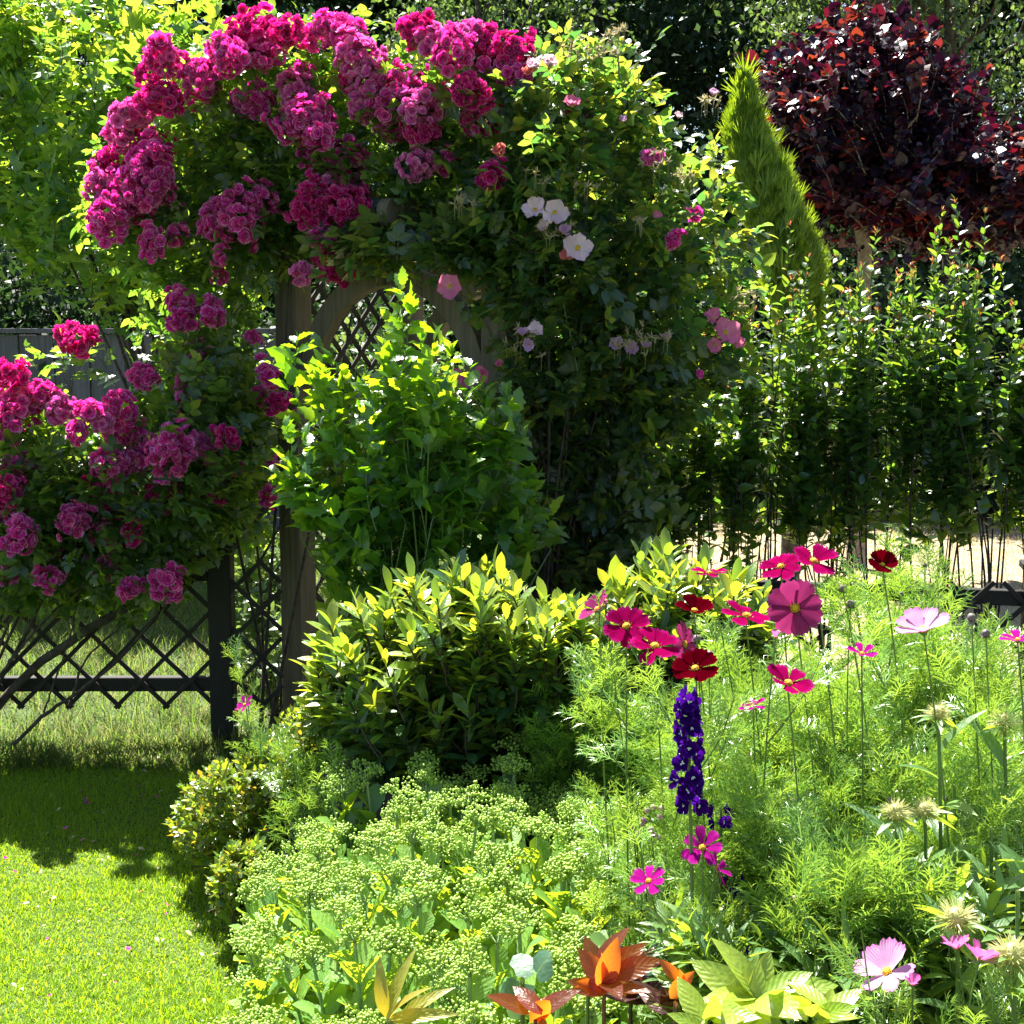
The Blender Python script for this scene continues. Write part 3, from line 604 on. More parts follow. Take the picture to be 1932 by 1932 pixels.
arch_cl = [(300,95,32,36),(332,120,22,20),(280,140,18,22),(385,145,38,36),(305,185,36,32),(250,215,40,30),(240,245,36,36),(282,290,38,42),(280,345,46,62),(205,310,30,34),(190,345,26,25),(205,405,38,48),(255,395,30,35),
 (470,70,58,45),(430,100,32,35),(490,110,36,26),(538,62,28,28),(475,195,36,30),(555,165,34,26),(570,225,54,44),(605,258,24,20),(610,60,32,24),(650,70,36,34),(680,110,36,36),(695,150,28,32),(655,150,20,22),(570,132,16,12),
 (785,52,36,28),(820,75,34,26),(885,62,34,26),(855,95,42,32),(915,85,30,28),(965,95,38,35),(930,130,38,26),(985,140,25,20),(885,175,42,28),(830,190,30,24),(765,160,50,28),(725,195,40,34),(790,210,45,40),(680,200,26,25),(905,225,36,28),(800,250,25,20),(745,245,30,22),
 (600,295,42,32),(650,300,42,36),(640,350,46,40),(590,385,42,46),(645,385,40,40),(700,398,32,26),(612,450,20,18),(625,480,28,28),(638,515,26,18),(440,405,56,46),(495,380,28,28),(400,420,22,26),(285,465,20,32),(332,438,18,16),(415,485,12,16),(416,525,13,14),(570,515,15,20),
 (790,308,26,32),(832,303,24,28),(925,328,26,24),(1225,295,14,12),(1095,205,30,18),(1270,450,16,14),(1310,400,10,8),
 (340,570,24,26),(345,600,24,22),(400,578,14,14),(405,598,22,18),(380,690,34,32),(376,730,38,38),(352,760,18,18),(272,706,22,20),(508,708,18,22),(492,742,12,14),(525,760,22,18),(478,638,12,12),(505,938,14,22),(515,868,10,12)]
fence_cl = [(145,640,34,30),(18,705,32,24),(38,755,52,38),(80,745,26,22),(5,800,26,30),(115,768,30,26),(165,775,26,20),(225,765,30,28),(145,815,16,20),(192,797,22,16),(245,815,40,20),(285,835,26,24),(325,855,40,44),(262,865,30,22),(375,845,30,28),(405,820,16,14),(430,825,24,26),(448,880,9,10),
 (32,880,30,40),(18,925,26,34),(22,965,30,36),(35,1010,30,36),(205,872,44,32),(185,915,40,36),(225,960,34,38),(135,980,28,26),(250,1000,18,22),(300,935,34,26),(195,1005,24,22),(412,940,12,9),(112,1055,34,28),(92,1090,24,26),(210,1065,28,24),(250,1106,20,20),(310,1095,28,28),(6,1080,22,22)]
roseA_poly = [(190,430),(180,300),(250,200),(290,90),(420,50),(560,30),(700,70),(760,60),(860,60),(1000,100),(1020,200),(980,330),(900,380),(800,400),(720,430),(640,440),(500,470),(450,560),(495,700),(500,900),(460,1020),(420,1000),(330,900),(300,700),(300,580),(310,500)]
pts = poly_pts(roseA_poly, 980, lambda q: np.interp(q[:, 0], [250, 550, 950], [5.6, 5.45, 5.1])+np.where(q[:, 1] > 480, .2, 0), 0.26)
pts = pts+rng.normal(size=pts.shape)*[.055, .03, .055]
th_roseA, PA = bush('climbing_rose', 'climbing rose with dense magenta flower clusters covering top and left side of the arch', 'rose', (-1.02, 5.55, 0.0), pts, ROSELEAF, M['rose_leaf'], L=0.2, per=5, size=0.105, nb=4, r0=0.008, droop=0.35, upw=0.6, outw=0.8, upb=0.0, jit=0.6)
# long thin wands above the arch
for c in arch_cl:
    D = np.interp(c[0], [250, 550, 950], [5.3, 5.12, 4.85]) + U(-.06, .2); px_cluster(th_roseA, *c, D)
roseF_poly = [(-60,720),(40,710),(120,775),(230,770),(285,700),(330,610),(400,600),(450,640),(500,720),(520,850),(500,950),(400,1020),(330,1090),(250,1120),(100,1110),(-60,1130)]
pts = poly_pts(roseF_poly, 600, 5.3, 0.3)
pts = np.concatenate([pts, W(U(-260, -40, 150), U(720, 1080, 150), U(5.1, 5.6, 150))])
pts = np.concatenate([pts, W(rng.normal(150, 35, 7), rng.normal(630, 12, 7), U(5.2, 5.3, 7))])
th_roseF, PF = bush('climbing_rose', 'rose bush with magenta clusters spilling over the low lattice fence at left', 'rose', (-2.15, 5.32, 0.0), pts, ROSELEAF, M['rose_leaf'], L=0.2, per=5, size=0.11, nb=7, r0=0.008, droop=0.3, upw=0.7, outw=0.7, upb=0.05, jit=0.6)
for c in fence_cl: px_cluster(th_roseF, *c, 5.08+U(-.12, .14))
def stem_px(parent, pts_, D, r0, r1, mat=None, name='stem'):
    P = np.array([W(x, y, D+k*0.0) for k, (x, y) in enumerate(pts_)]); tt = np.linspace(0, 1, len(P)); ti = np.linspace(0, 1, 24)
    P = np.stack([np.interp(ti, tt, P[:, i]) for i in range(3)], -1); K = np.ones(5)/5
    Q = P.copy()
    for i in range(3): Q[2:-2, i] = np.convolve(P[:, i], K, 'valid')
    Q[1:-1] += rng.normal(size=(22, 3))*0.002
    g = Geo(); g.tubes(Q, np.linspace(r0, r1, 24)*U(.9, 1.1, 24), 8); return g.build(name, mat or M['bark'], parent)
stem_px(th_roseF, [(-60,1400),(33,1282),(120,1215),(234,1148),(320,1090),(402,1031),(515,957),(560,900)], 5.33, 0.019, 0.011)
stem_px(th_roseF, [(-60,1490),(20,1410),(80,1350),(110,1335),(170,1290),(250,1225),(300,1150)], 5.25, 0.009, 0.005)
stem_px(th_roseF, [(82,1345),(95,1310),(130,1210),(150,1120)], 5.24, 0.004, 0.003)
stem_px(th_roseF, [(-40,1330),(20,1250),(60,1180),(90,1100)], 5.3, 0.008, 0.005)
stem_px(th_roseF, [(420,1120),(470,1090),(520,1010),(560,930)], 5.45, 0.007, 0.004)
stem_px(th_roseF, [(130,1330),(160,1240),(230,1180),(300,1120)], 5.36, 0.005, 0.003)
# second rose, pale single flowers, on the right of the arch
roseB_poly = [(880,420),(920,330),(960,200),(1010,130),(1060,80),(1130,70),(1180,120),(1200,100),(1230,180),(1290,240),(1330,210),(1375,310),(1380,400),(1395,480),(1390,600),(1360,700),(1200,720),(1050,720),(960,640),(950,560),(940,480),(830,450),(820,400)]
pts = poly_pts(roseB_poly, 560, lambda q: np.interp(q[:, 0], [850, 1050, 1400], [4.98, 5.0, 5.45]), 0.26)
pts = pts+rng.normal(size=pts.shape)*[.06, .03, .06]
pts2 = poly_pts([(950,640),(1240,650),(1300,760),(1230,900),(1200,1080),(1000,1100),(955,900)], 380, 5.3, 0.2)
pts = np.concatenate([pts, W(rng.normal(880, 60, 34), rng.normal(425, 22, 34), U(4.88, 5.0, 34)), W(rng.normal(945, 14, 34), U(480, 1000, 34), U(4.85, 4.98, 34)), W(rng.normal(690, 50, 22), rng.normal(430, 20, 22), U(5.0, 5.15, 22))])
th_roseB, PB = bush('climbing_rose', 'leafy climbing rose with pale pink single flowers on the right of the arch', 'rose', (0.12, 5.3, 0.0), np.concatenate([pts, pts2]), ROSELEAF, M['rose_leaf2'], L=0.2, per=5, size=0.115, nb=14, r0=0.01, droop=0.3, svar=.45, upw=0.7, outw=0.7, upb=0.0, jit=0.6)
for w_ in ([(1170,150),(1165,90),(1172,45)], [(990,360),(1010,440),(1060,560),(1090,700)], [(870,395),(900,410),(980,430)]):
    stem_px(th_roseB, w_, 4.95, 0.004, 0.002, M['stem_green'], 'shoot')
def rose_flower(parent, cx, cy, r, D, mat, facing, n=5, cup=0.35, name='flower', cmat='yellow', notch=0.14, w=0.95, dbl=0):
    c = W(cx, cy, D); nd = nrm(np.array(facing, float)); R = S(r, D); g = Geo()
    a0 = U(0, 6.28); ref = nrm(np.cross(nd, [0.3, 0.2, 1.0])); bb = np.cross(nd, ref)
    for lay in range(1+dbl):
        for k in range(n):
            a = a0+k*2*PI/n+U(-.1, .1)+lay*0.6; d = ref*math.cos(a)+bb*math.sin(a); tl = cup+lay*0.35+U(-.25, .3)
            y = nrm(d*math.cos(tl)+nd*math.sin(tl)); z = nrm(nd-(nd@y)*y)
            tp = petal_tpl(w, 5, 4, cup=0.12, curl=0.15, notch=notch, ruffle=0.13, seed=int(rng.integers(99)))
            g.inst(tp, c[None]+nd*0.004*(k % 2), y[None], z[None], np.array([R*U(.88, 1.05)*(1-0.2*lay)]))
    o = g.build(name, mat, parent)
    g = Geo(); s_ = sphere_pts(24); s_ = s_[s_[:, 2] > -0.2]; Rm = np.stack([ref, bb, nd], 0)
    pp = c+(s_*R*0.17) @ Rm + nd*R*0.06; g.inst(OCTA, pp, np.tile(ref, (len(pp), 1)), np.tile(nd, (len(pp), 1)), R*0.1)
    g.inst(BALL, c[None]+nd*R*0.03, ref[None], nd[None], np.array([R*0.3])); g.build('flower_centre', M[cmat], o)
    return c, nd, R
CAMD = np.array([0, -1, 0.15])
for cx, cy, r, m_, f, cu in [(1010,397,26,'white_pink',(-.3,-.8,.6),.4),(1045,402,28,'white_pink',(.3,-.9,.3),.3),(1090,468,30,'white_pink',(0,-1,.2),.2),(1075,487,22,'coral',(-.2,-.8,.5),.6),(848,540,26,'pink',(0,-1,0),.1),(1062,440,18,'lilac_p',(.2,-.6,.6),.6),(1030,430,16,'white_pink',(-.4,-.6,.3),.7),
    (985,632,14,'lilac_p',(0,-.6,.8),.7),(1010,625,18,'white_pink',(.2,-.9,.5),.5),(1000,650,15,'lilac_p',(-.3,-.8,0),.6),(941,682,13,'pink',(0,-1,-.4),.9),(1165,652,17,'lilac_p',(-.4,-.8,.5),.5),(1190,660,18,'lilac_p',(.1,-.9,.3),.5),(1215,655,15,'lilac_p',(.3,-.6,.6),.7),(1255,640,14,'lilac_p',(.2,-.8,.6),.7),(1345,602,22,'pink',(-.1,-.8,.7),.5),(1368,628,30,'pink',(.2,-.9,.3),.3),(1352,650,20,'pink',(-.3,-.9,0),.5),(1320,706,10,'magenta',(0,-1,.2),.4),(1390,645,14,'pink',(.5,-.8,0),.6),(1345,180,14,'lilac_p',(0,-.6,.8),.7),(1280,222,12,'white_pink',(0,-.6,.8),.7),(1080,200,20,'pink',(0,-.7,.8),.6),(1240,405,10,'pink',(0,-1,0),.6),(1175,230,12,'lilac_p',(0,-.6,.8),.7)]:
    rose_flower(th_roseB, cx, cy, r, (4.66 if cx < 1120 else 4.85)+U(-.04, .06), M[m_], f, cup=cu)
for cx, cy, r, m_, f, cu in [(945,293,24,'coral',(-.1,-.8,.6),.9),(1010,130,22,'white_pink',(-.2,-.7,.7),.7),(1035,125,20,'white_pink',(.2,-.7,.7),.7),(995,140,16,'coral',(0,-.8,.5),.9),(862,720,24,'pink',(0,-1,.2),.3),(905,708,20,'pink',(.3,-.9,.1),.4)]:
    rose_flower(th_roseB, cx, cy, r, 4.72, M[m_], f, cup=cu, dbl=1)
# spent blooms in little bunches
g = Geo()
for cx, cy, k, rr in [(1085,85,9,30),(1130,100,7,25),(1155,70,5,16),(865,375,9,22),(1060,430,10,35),(985,640,9,28),(1230,640,9,30),(1180,640,8,30),(1290,330,7,25),(1210,420,5,20),(1340,190,6,20),(1170,60,6,10),(1010,330,5,20),(1250,300,7,30),(1110,350,5,20),(1400,560,6,25)]:
    p_ = W(cx+rng.normal(size=k)*rr*.6, cy+rng.normal(size=k)*rr*.4, 4.72+U(-.05, .1, k))
    for pc in p_:
        dd = nrm(rdir(7)+np.array([0, 0, 0.5])); g.inst(LANCE, np.tile(pc, (7, 1)), dd, rdir(7), 0.022)
        g.inst(BALL, pc[None], rdir(1), rdir(1), np.array([0.009])); g.tubes(np.stack([pc+[0, 0.01, -0.05], pc])[None], 0.0009, 3)
g.build('spent_blooms', M['hip'], th_roseB)

# ================================================================== SHRUBS
# centre shrub with toothed leaves
hib = [(520,870),(560,800),(590,740),(560,660),(600,650),(660,700),(720,640),(745,590),(790,600),(850,640),(900,700),(955,740),(975,770),(950,820),(1000,880),(1030,955),(990,1020),(900,1060),(700,1085),(620,1050),(580,960),(540,930)]
pts = poly_pts(hib, 170, 4.42, 0.2)
tips = [(565,625),(600,640),(757,520),(742,565),(800,610),(835,615),(950,735),(975,760),(515,880),(525,850),(1035,955),(1005,890),(545,800),(640,690),(885,690),(720,640),(780,560),(860,650),(690,700),(915,770),(985,900),(560,740)]
pts = np.concatenate([pts, W([t[0] for t in tips], [t[1] for t in tips], 4.38+U(-.12, .12, len(tips)))])
bush('flowering_shrub', 'bright green shrub with toothed leaves standing in front of the arch opening', 'shrub', (-0.28, 4.45, 0.0), pts, TOOTH, M['hib_leaf'], L=0.3, per=16, size=0.066, nb=60, r0=0.007, droop=0.05, upw=1.3, outw=0.55, ang=1.0, upb=0.0, stemmat=M['stem_green'], svar=0.45, jit=0.9)
# evergreen mound
rh = [(585,1260),(620,1190),(680,1140),(760,1100),(850,1075),(960,1080),(1000,1130),(1080,1150),(1130,1140),(1200,1060),(1260,1030),(1320,1080),(1430,1110),(1480,1200),(1420,1300),(1200,1330),(1060,1420),(950,1470),(800,1450),(650,1420),(590,1340)]
def rhodo():
    q = poly_pts(rh, 560, 3.86, 0.28)
    base = np.array([0.0, 3.95, 0.0]); th = thing('evergreen_shrub', 'broad mounded evergreen shrub with yellow green young leaf rosettes before the arch', 'shrub', base)
    cen = q.mean(0)+np.array([0, 0.15, -0.25]); d = nrm(nrm(q-cen)*0.7+UP*0.9+rng.normal(size=q.shape)*0.2)
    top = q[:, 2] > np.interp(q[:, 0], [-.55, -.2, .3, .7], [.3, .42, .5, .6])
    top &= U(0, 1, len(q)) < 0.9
    gs = Geo(); gs.tubes(shoots(q-d*0.16, d, 0.17, 5, 0), 0.0028, 4); branches_to(gs, base, (q-d*0.16)[::6], 0.012, 0.003)
    gs.build('branches', M['bark'], th)
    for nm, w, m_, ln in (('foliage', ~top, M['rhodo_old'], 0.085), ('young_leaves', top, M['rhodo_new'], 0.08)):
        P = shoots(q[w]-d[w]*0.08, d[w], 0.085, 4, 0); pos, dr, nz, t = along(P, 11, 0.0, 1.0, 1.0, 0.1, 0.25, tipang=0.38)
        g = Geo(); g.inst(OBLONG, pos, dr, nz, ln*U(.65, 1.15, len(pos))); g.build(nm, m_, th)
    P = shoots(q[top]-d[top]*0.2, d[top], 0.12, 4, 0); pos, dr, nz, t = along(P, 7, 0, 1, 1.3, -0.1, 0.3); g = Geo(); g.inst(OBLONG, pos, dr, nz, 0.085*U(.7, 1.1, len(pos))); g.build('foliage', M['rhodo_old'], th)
rhodo()
pc = W(1157, 1095, 3.9); th = thing('evergreen_shoot', 'single tall shoot of broad leaves rising above the evergreen mound', 'shoot', pc*[1, 1, 0])
g = Geo(); dd = nrm(np.array([[0.05, -.2, 1], [-.6, -.2, .9], [.45, .1, .9], [-.15, .4, 1]])); g.inst(OBLONG, np.tile(pc-[0, 0, .03], (4, 1)), dd, np.array([[0, -1, .1]]*4), np.array([.105, .08, .07, .07])); g.build('leaves', M['rhodo_new'], th)
g = Geo(); g.tubes(np.linspace(pc*[1, 1, 0], pc, 6)[None], 0.003, 5); g.build('stem', M['bark'], th)
# azalea at the lawn edge
az1 = [(315,1560),(340,1480),(400,1440),(470,1420),(520,1360),(580,1310),(620,1330),(600,1420),(560,1500),(540,1600),(480,1640),(400,1640),(330,1600)]
az2 = [(385,1640),(440,1590),(500,1580),(520,1640),(470,1720),(410,1730)]
for poly, Dm, dD, n, bx_, lb in ((az1, 4.0, 0.22, 620, (-0.73, 4.02, 0), 'small azalea bush with tiny yellow green leaves at the lawn edge'), (az2, 3.6, 0.12, 170, (-0.69, 3.6, 0), 'little azalea tuft between the lawn and the sedum')):
    bush('azalea', lb, 'azalea', bx_, poly_pts(poly, n, Dm, dD, band=40), SMALL, M['azalea'], L=0.07, per=9, size=0.029, nb=40, r0=0.004, upw=0.8, outw=0.8, droop=0)
# upright hedge shrubs behind the right fence
def hedge_shrub(x0, x1, tips, D, n, label, ybot=975):
    cx = (x0+x1)/2; base = W(cx, 1100, D); base[2] = 0
    top = min(t[1] for t in tips)
    n1 = int(n*1.15); n1 = int(n*.45); spx = np.linspace(x0+22, x1-18, max(2, int((x1-x0)/48)))+U(-8, 8, max(2, int((x1-x0)/48))); kk_ = rng.integers(0, len(spx), n1); sty = top+70+U(0, 140, len(spx)); px_ = spx[kk_]+rng.normal(size=n1)*15; py_ = 640+(ybot-640)*U(0, 1, n1)**.8; ex_ = [(spx[q_ % len(spx)]+rng.normal()*14, sty[q_ % len(spx)]-80+230*U(0, 1)**.9) for q_ in range(18)]; py_ = np.maximum(py_, sty[kk_]+60)
    thin = (py_ > 860) & (U(0, 1, n1) < 0.5); px_, py_ = px_[~thin], py_[~thin]
    pts = W(px_, py_, D+U(-.22, .25, len(px_)))
    tt = np.array(list(tips)+ex_, float); Pt = W(tt[:, 0], tt[:, 1], D+U(-.15, .1, len(tt)))
    th, _ = bush('hedge_shrub', label, 'shrub', base, pts, OVATE, M['hedge'], L=0.2, per=12, size=0.062, nb=9, r0=0.007, upw=1.2, outw=0.5, droop=0.1, ang=1.05, upb=0.0, jit=0.6, group='upright hedge shrubs behind the right fence', svar=0.45)
    b2 = Pt.copy(); b2[:, 2] -= U(.5, .95, len(Pt)); b2[:, :2] += rng.normal(size=(len(Pt), 2))*0.03
    d = nrm(Pt-b2); L = np.linalg.norm(Pt-b2, axis=1); P = shoots(b2, d, L, 7, 0, 0.03)
    pos, dr, nz, t = along(P, 42, 0.0, 0.98, 1.0, 0.0, 0.6); g = Geo(); g.inst(OVATE, pos, dr, nz, 0.062*U(.5, 1.2, len(pos))*(1-0.5*np.clip((t-.6)/.4, 0, 1))); g.build('tall_shoot_leaves', M['hedge'], th)
    g = Geo(); g.tubes(P, np.linspace(.003, .0012, 7)[None], 4); g.build('tall_shoots', M['bark'], th)
    g = Geo(); k = 5; pos = np.repeat(P[:, -1], k, 0)-UP*U(0, .02, len(P)*k)[:, None]; g.inst(LANCE, pos, nrm(UP*1.2+rdir(len(pos))), rdir(len(pos)), 0.022); g.build('red_tips', M['redtip'], th)
hedge_shrub(1120, 1260, [(1180,600),(1230,640),(1140,650),(1250,600)], 5.75, 230, 'dark hedge shrub standing just right of the pale pink rose')
hedge_shrub(1250, 1400, [(1300,650),(1340,700),(1390,600),(1270,690)], 5.8, 260, 'hedge shrub below the cluster of clear pink rose flowers')
hedge_shrub(1380, 1520, [(1410,560),(1448,500),(1493,430),(1500,520),(1520,480),(1475,610),(1430,620)], 5.85, 270, 'hedge shrub with tall red tipped shoots in front of the golden cypress')
hedge_shrub(1500, 1620, [(1530,620),(1560,540),(1588,482),(1600,560),(1540,580)], 5.8, 240, 'hedge shrub just right of the golden cypress base')
hedge_shrub(1600, 1730, [(1625,505),(1652,440),(1680,560),(1715,640),(1650,580),(1700,600)], 5.75, 230, 'hedge shrub under the trunk of the purple tree')
hedge_shrub(1725, 1830, [(1785,520),(1807,370),(1770,600),(1800,450),(1790,500)], 5.7, 200, 'tallest hedge shrub with its top shoot over the purple crown')
hedge_shrub(1800, 1935, [(1854,405),(1875,500),(1895,489),(1915,560),(1840,520)], 5.65, 230, 'hedge shrub closest to the right edge of the picture')
hedge_shrub(1935, 2120, [(1960,520),(2020,480),(2080,560)], 5.6, 200, 'hedge shrub mostly beyond the right edge of the picture')

# ================================================================== TREES
# maple at left
mp = [(-80,-60),(180,-60),(330,-20),(420,10),(480,60),(400,260),(430,400),(400,560),(330,560),(200,550),(60,480),(30,440),(20,400),(-80,420)]
pts = poly_pts(mp, 400, 9.8, 1.0, band=120)
tr = thing('maple_tree', 'young green maple with translucent lobed leaves behind the roses at left', 'tree', (-2.6, 9.9, 0))
cen = np.array([-2.8, 9.9, 1.6]); d = nrm(nrm(pts-cen)*0.8+UP*0.6+rng.normal(size=pts.shape)*0.4); P = shoots(pts-d*0.35, d, 0.45, 5, 0.2)
pos, dr, nz, t = along(P, 12, 0.05, 1, 1.1, -0.15, 0.65); g = Geo(); g.inst(MAPLE, pos, dr, nz, 0.14*U(.6, 1.25, len(pos))); g.build('crown', M['maple_leaf'], tr)
g = Geo(); g.tubes(P, np.linspace(.0035, .0015, 5)[None], 4); branches_to(g, np.array([-2.55, 9.9, 0.9]), P[::26, 0], 0.013, 0.004); g.build('branches', M['bark'], tr)
g = Geo(); g.tubes(np.array([[-2.6, 9.9, 0], [-2.55, 9.92, .5], [-2.56, 9.9, 1.0], [-2.65, 9.9, 1.6], [-2.7, 9.9, 2.4], [-2.7, 9.95, 3.4]])[None], np.array([.06, .05, .045, .035, .025, .01])[None], 10); g.build('trunk', M['bark'], tr)
# purple tree
pp = [(1440,190),(1460,120),(1530,70),(1630,10),(1700,50),(1750,70),(1790,150),(1830,210),(1900,240),(1960,230),(2010,300),(2010,430),(1990,420),(1800,400),(1740,420),(1640,400),(1560,385),(1510,330),(1460,260)]
pts = poly_pts(pp, 900, 10.0, 0.9, band=70); pts = pts+rng.normal(size=pts.shape)*0.12
tr = thing('purple_tree', 'small tree with dark purple heart leaves and bare pale trunk', 'tree', (2.56, 10.0, 0))
cen = np.array([3.0, 10, 2.4]); d = nrm(nrm(pts-cen)+UP*0.3+rng.normal(size=pts.shape)*0.35); P = shoots(pts-d*0.35, d, 0.42, 5, 0.2)
pos, dr, nz, t = along(P, 17, 0.05, 1, 1.1, -0.2, 0.5); g = Geo(); g.inst(HEART, pos, dr, nz, 0.078*U(.6, 1.25, len(pos))); g.build('crown', M['purple'], tr)
g = Geo(); g.tubes(P, np.linspace(.005, .002, 5)[None], 4); branches_to(g, W(1632, 400, 10.0), P[::12, 0], 0.025, 0.006); g.build('branches', M['pale_bark'], tr)
T0 = W(1632, 480, 10.0); g = Geo(); g.tubes(np.array([T0*[1, 1, 0], T0*[1, 1, .5], T0, W(1624, 430, 10), W(1620, 385, 10.0)])[None], np.array([.075, .06, .05, .046, .04])[None], 10)
g.tubes(np.array([W(1625, 425, 10), W(1650, 395, 10), W(1680, 380, 10), W(1720, 350, 10)])[None], np.array([.03, .026, .02, .012])[None], 8)
g.tubes(np.array([W(1624, 420, 10), W(1605, 398, 10), W(1570, 385, 10), W(1540, 350, 10)])[None], np.array([.028, .022, .016, .01])[None], 8); g.build('trunk', M['pale_bark'], tr)
# golden cypress (leaning cone of upright sprays)
def cypress():
    base = W(1500, 700, 8.2); base[2] = 0; th = thing('golden_cypress', 'leaning golden green cypress between the rose and the purple tree', 'tree', base)
    XL = lambda yy: np.interp(yy, [135, 220, 300, 480, 620, 740], [1403, 1372, 1372, 1425, 1462, 1470]); XR = lambda yy: np.interp(yy, [135, 200, 250, 330, 420, 500, 640, 740], [1408, 1432, 1450, 1495, 1530, 1558, 1562, 1560])
    n = 11000; v = U(0, 1, n)**0.8; yy = 140+v*600; xl, xr = XL(yy), XR(yy)
    a = U(0, 2*PI, n); rr = np.sqrt(U(.3, 1, n)); cx = (xl+xr)/2; hw = (xr-xl)/2*.92*np.clip((yy-120)/90, .25, 1)+1
    lump = 1+0.16*np.sin(a*5+yy*0.07)*np.sin(yy*0.11+a*2)+.08*np.sin(a*9+yy*.2)
    pos = W(cx+hw*rr*np.cos(a)*lump, yy, 8.2+S(hw, 8.2)*rr*np.sin(a)*lump); out = np.c_[np.cos(a), np.sin(a), np.zeros(n)]
    d = nrm(UP*1.3+out*0.35+np.sin(a*5+yy*.07)[:, None]*.15*out+rng.normal(size=(n, 3))*0.12); pos = pos-d*.05; g = Geo()
    spray = merge([(BLADE, rz(k*0.22)@ry(k*.5), (0, 0.08*abs(k), 0), 1-abs(k)*0.12) for k in range(-3, 4)])
    sp2 = (spray[0]*np.array([0.045, 1, 1]), *spray[1:])
    sp2 = merge([(( BLADE[0]*np.array([.07, 1, .3]), *BLADE[1:]), rz(k*0.26), (0, 0.1*abs(k), 0), 1-abs(k)*0.13) for k in range(-3, 4)]+[((BLADE[0]*np.array([.07, 1, .3]), *BLADE[1:]), rx(k*0.3), (0, 0.1, 0), .8) for k in (-1, 1)])
    g.inst(sp2, pos, d, rdir(n), 0.09*U(.5, 1.3, n)*np.where(U(0, 1, n) < .06, 1.7, 1)); g.build('foliage', M['cypress'], th)
    # dense inner foliage behind the sprays
    g = Geo(); m_ = 5000; v = U(0.02, 1, m_); yy = 160+v*640; xl = np.interp(yy, [135, 220, 300, 480, 620, 740], [1403, 1372, 1372, 1425, 1462, 1470]); xr = np.interp(yy, [135, 200, 250, 330, 420, 500, 640, 740], [1408, 1432, 1450, 1495, 1530, 1558, 1562, 1560])
    a = U(0, 6.28, m_); rr = U(0, .6, m_); hw = (xr-xl)/2; pos = W((xl+xr)/2+hw*rr*np.cos(a), yy, 8.2+S(hw, 8.2)*rr*np.sin(a)); g.inst(DIAMOND, pos, nrm(UP+rdir(m_)*.5), rdir(m_), .1); g.build('inner_foliage', M['cypress'], th)
    g = Geo(); g.tubes(np.array([base, W(1500, 600, 8.2), W(1440, 350, 8.2), W(1406, 170, 8.2)])[None], np.array([.06, .05, .03, .008])[None], 8); g.build('trunk', M['bark'], th)
cypress()
def tree(name, label, loc, H, R, nclump, nleaf, lsize, mat, kind=0, low=0.1, trunk_r=0.16, bark='bark', group='tall trees beyond the garden'):
    th = thing(name, label, 'tree', loc, group); loc = np.array(loc, float)
    u = rdir(nclump)*U(0.35, 1, nclump)[:, None]**0.5; z = low*H+(u[:, 2]+1)/2*(1-low)*H
    taper = np.interp((z/H), [0, .3, .7, 1], [.85, 1, .8, .25]) if kind != 2 else np.interp(z/H, [0, .2, 1], [1, .95, .1])
    cc = loc+np.c_[u[:, 0]*R*taper*1.05, u[:, 1]*R*taper, z]
    k = rng.integers(0, nclump, nleaf); cs = R*0.16*U(.6, 1.5, nclump)
    pos = cc[k]+rng.normal(size=(nleaf, 3))*cs[k][:, None]*np.array([1, 1, .7 if kind != 1 else 1.5])
    d = rdir(nleaf)+np.array([0, 0, -0.6 if kind == 1 else -.2]); g = Geo(); g.inst(DIAMOND, pos, d, UP+rng.normal(size=(nleaf, 3))*.7, lsize*U(.6, 1.3, nleaf)); g.build('crown', mat, th)
    g = Geo(); zz = np.linspace(0, H*.92, 10); tp = loc+np.c_[np.sin(zz*.8)*.08, np.cos(zz*.6)*.08, zz]; g.tubes(tp[None], np.linspace(trunk_r, trunk_r*.15, 10)[None], 10); g.build('trunk', M[bark], th)
    g = Geo(); sel = rng.choice(nclump, min(30, nclump), replace=False); st = loc+np.c_[np.zeros(len(sel)), np.zeros(len(sel)), np.clip(cc[sel, 2]-R*.5, .2*H, None)*.9]
    P = st[:, None]*(1-np.linspace(0, 1, 5))[None, :, None]+cc[sel][:, None]*np.linspace(0, 1, 5)[None, :, None]; P[:, 1:4] += rng.normal(size=(len(sel), 3, 3))*.08; g.tubes(P, np.linspace(trunk_r*.2, trunk_r*.05, 5)[None], 5); g.build('limbs', M[bark], th)
    return th
T1 = tree('dark_tree', 'dense dark broadleaf tree behind the middle of the arch', (1.2, 19.5, 0), 9.5, 3.0, 110, 42000, .13, M['dark_leaf'])
for loc, r_, s_, lb in [((-2.6, 21, 0), 1.1, 1.0, 'dark broadleaf tree behind the left half of the arch roses'), ((-6.2, 20, 0), 2.3, 1.05, 'dark broadleaf tree behind the maple at upper left'), ((4.4, 22, 0), 4.0, 1.15, 'dark broadleaf tree behind the golden cypress'), ((8.2, 20, 0), 5.1, 1.0, 'dark broadleaf tree at the right edge behind the purple tree'), ((-10, 21, 0), .6, 1.1, 'dark broadleaf tree beyond the left edge of the picture'), ((-0.6, 27, 0), 3.3, 1.25, 'dark broadleaf tree farthest back behind the rose arch'), ((12, 22, 0), 1.9, 1.1, 'dark broadleaf tree beyond the right edge of the picture')]:
    dup(T1, loc, r_, (s_, s_, s_), lb)
tree('birch_tree', 'pale leaved birch with drooping sprays behind the golden cypress', (3.5, 15.5, 0), 8.0, 1.5, 60, 15000, .085, M['birch_leaf'], 1, low=.32, trunk_r=.09, group='pale birches behind the purple tree')
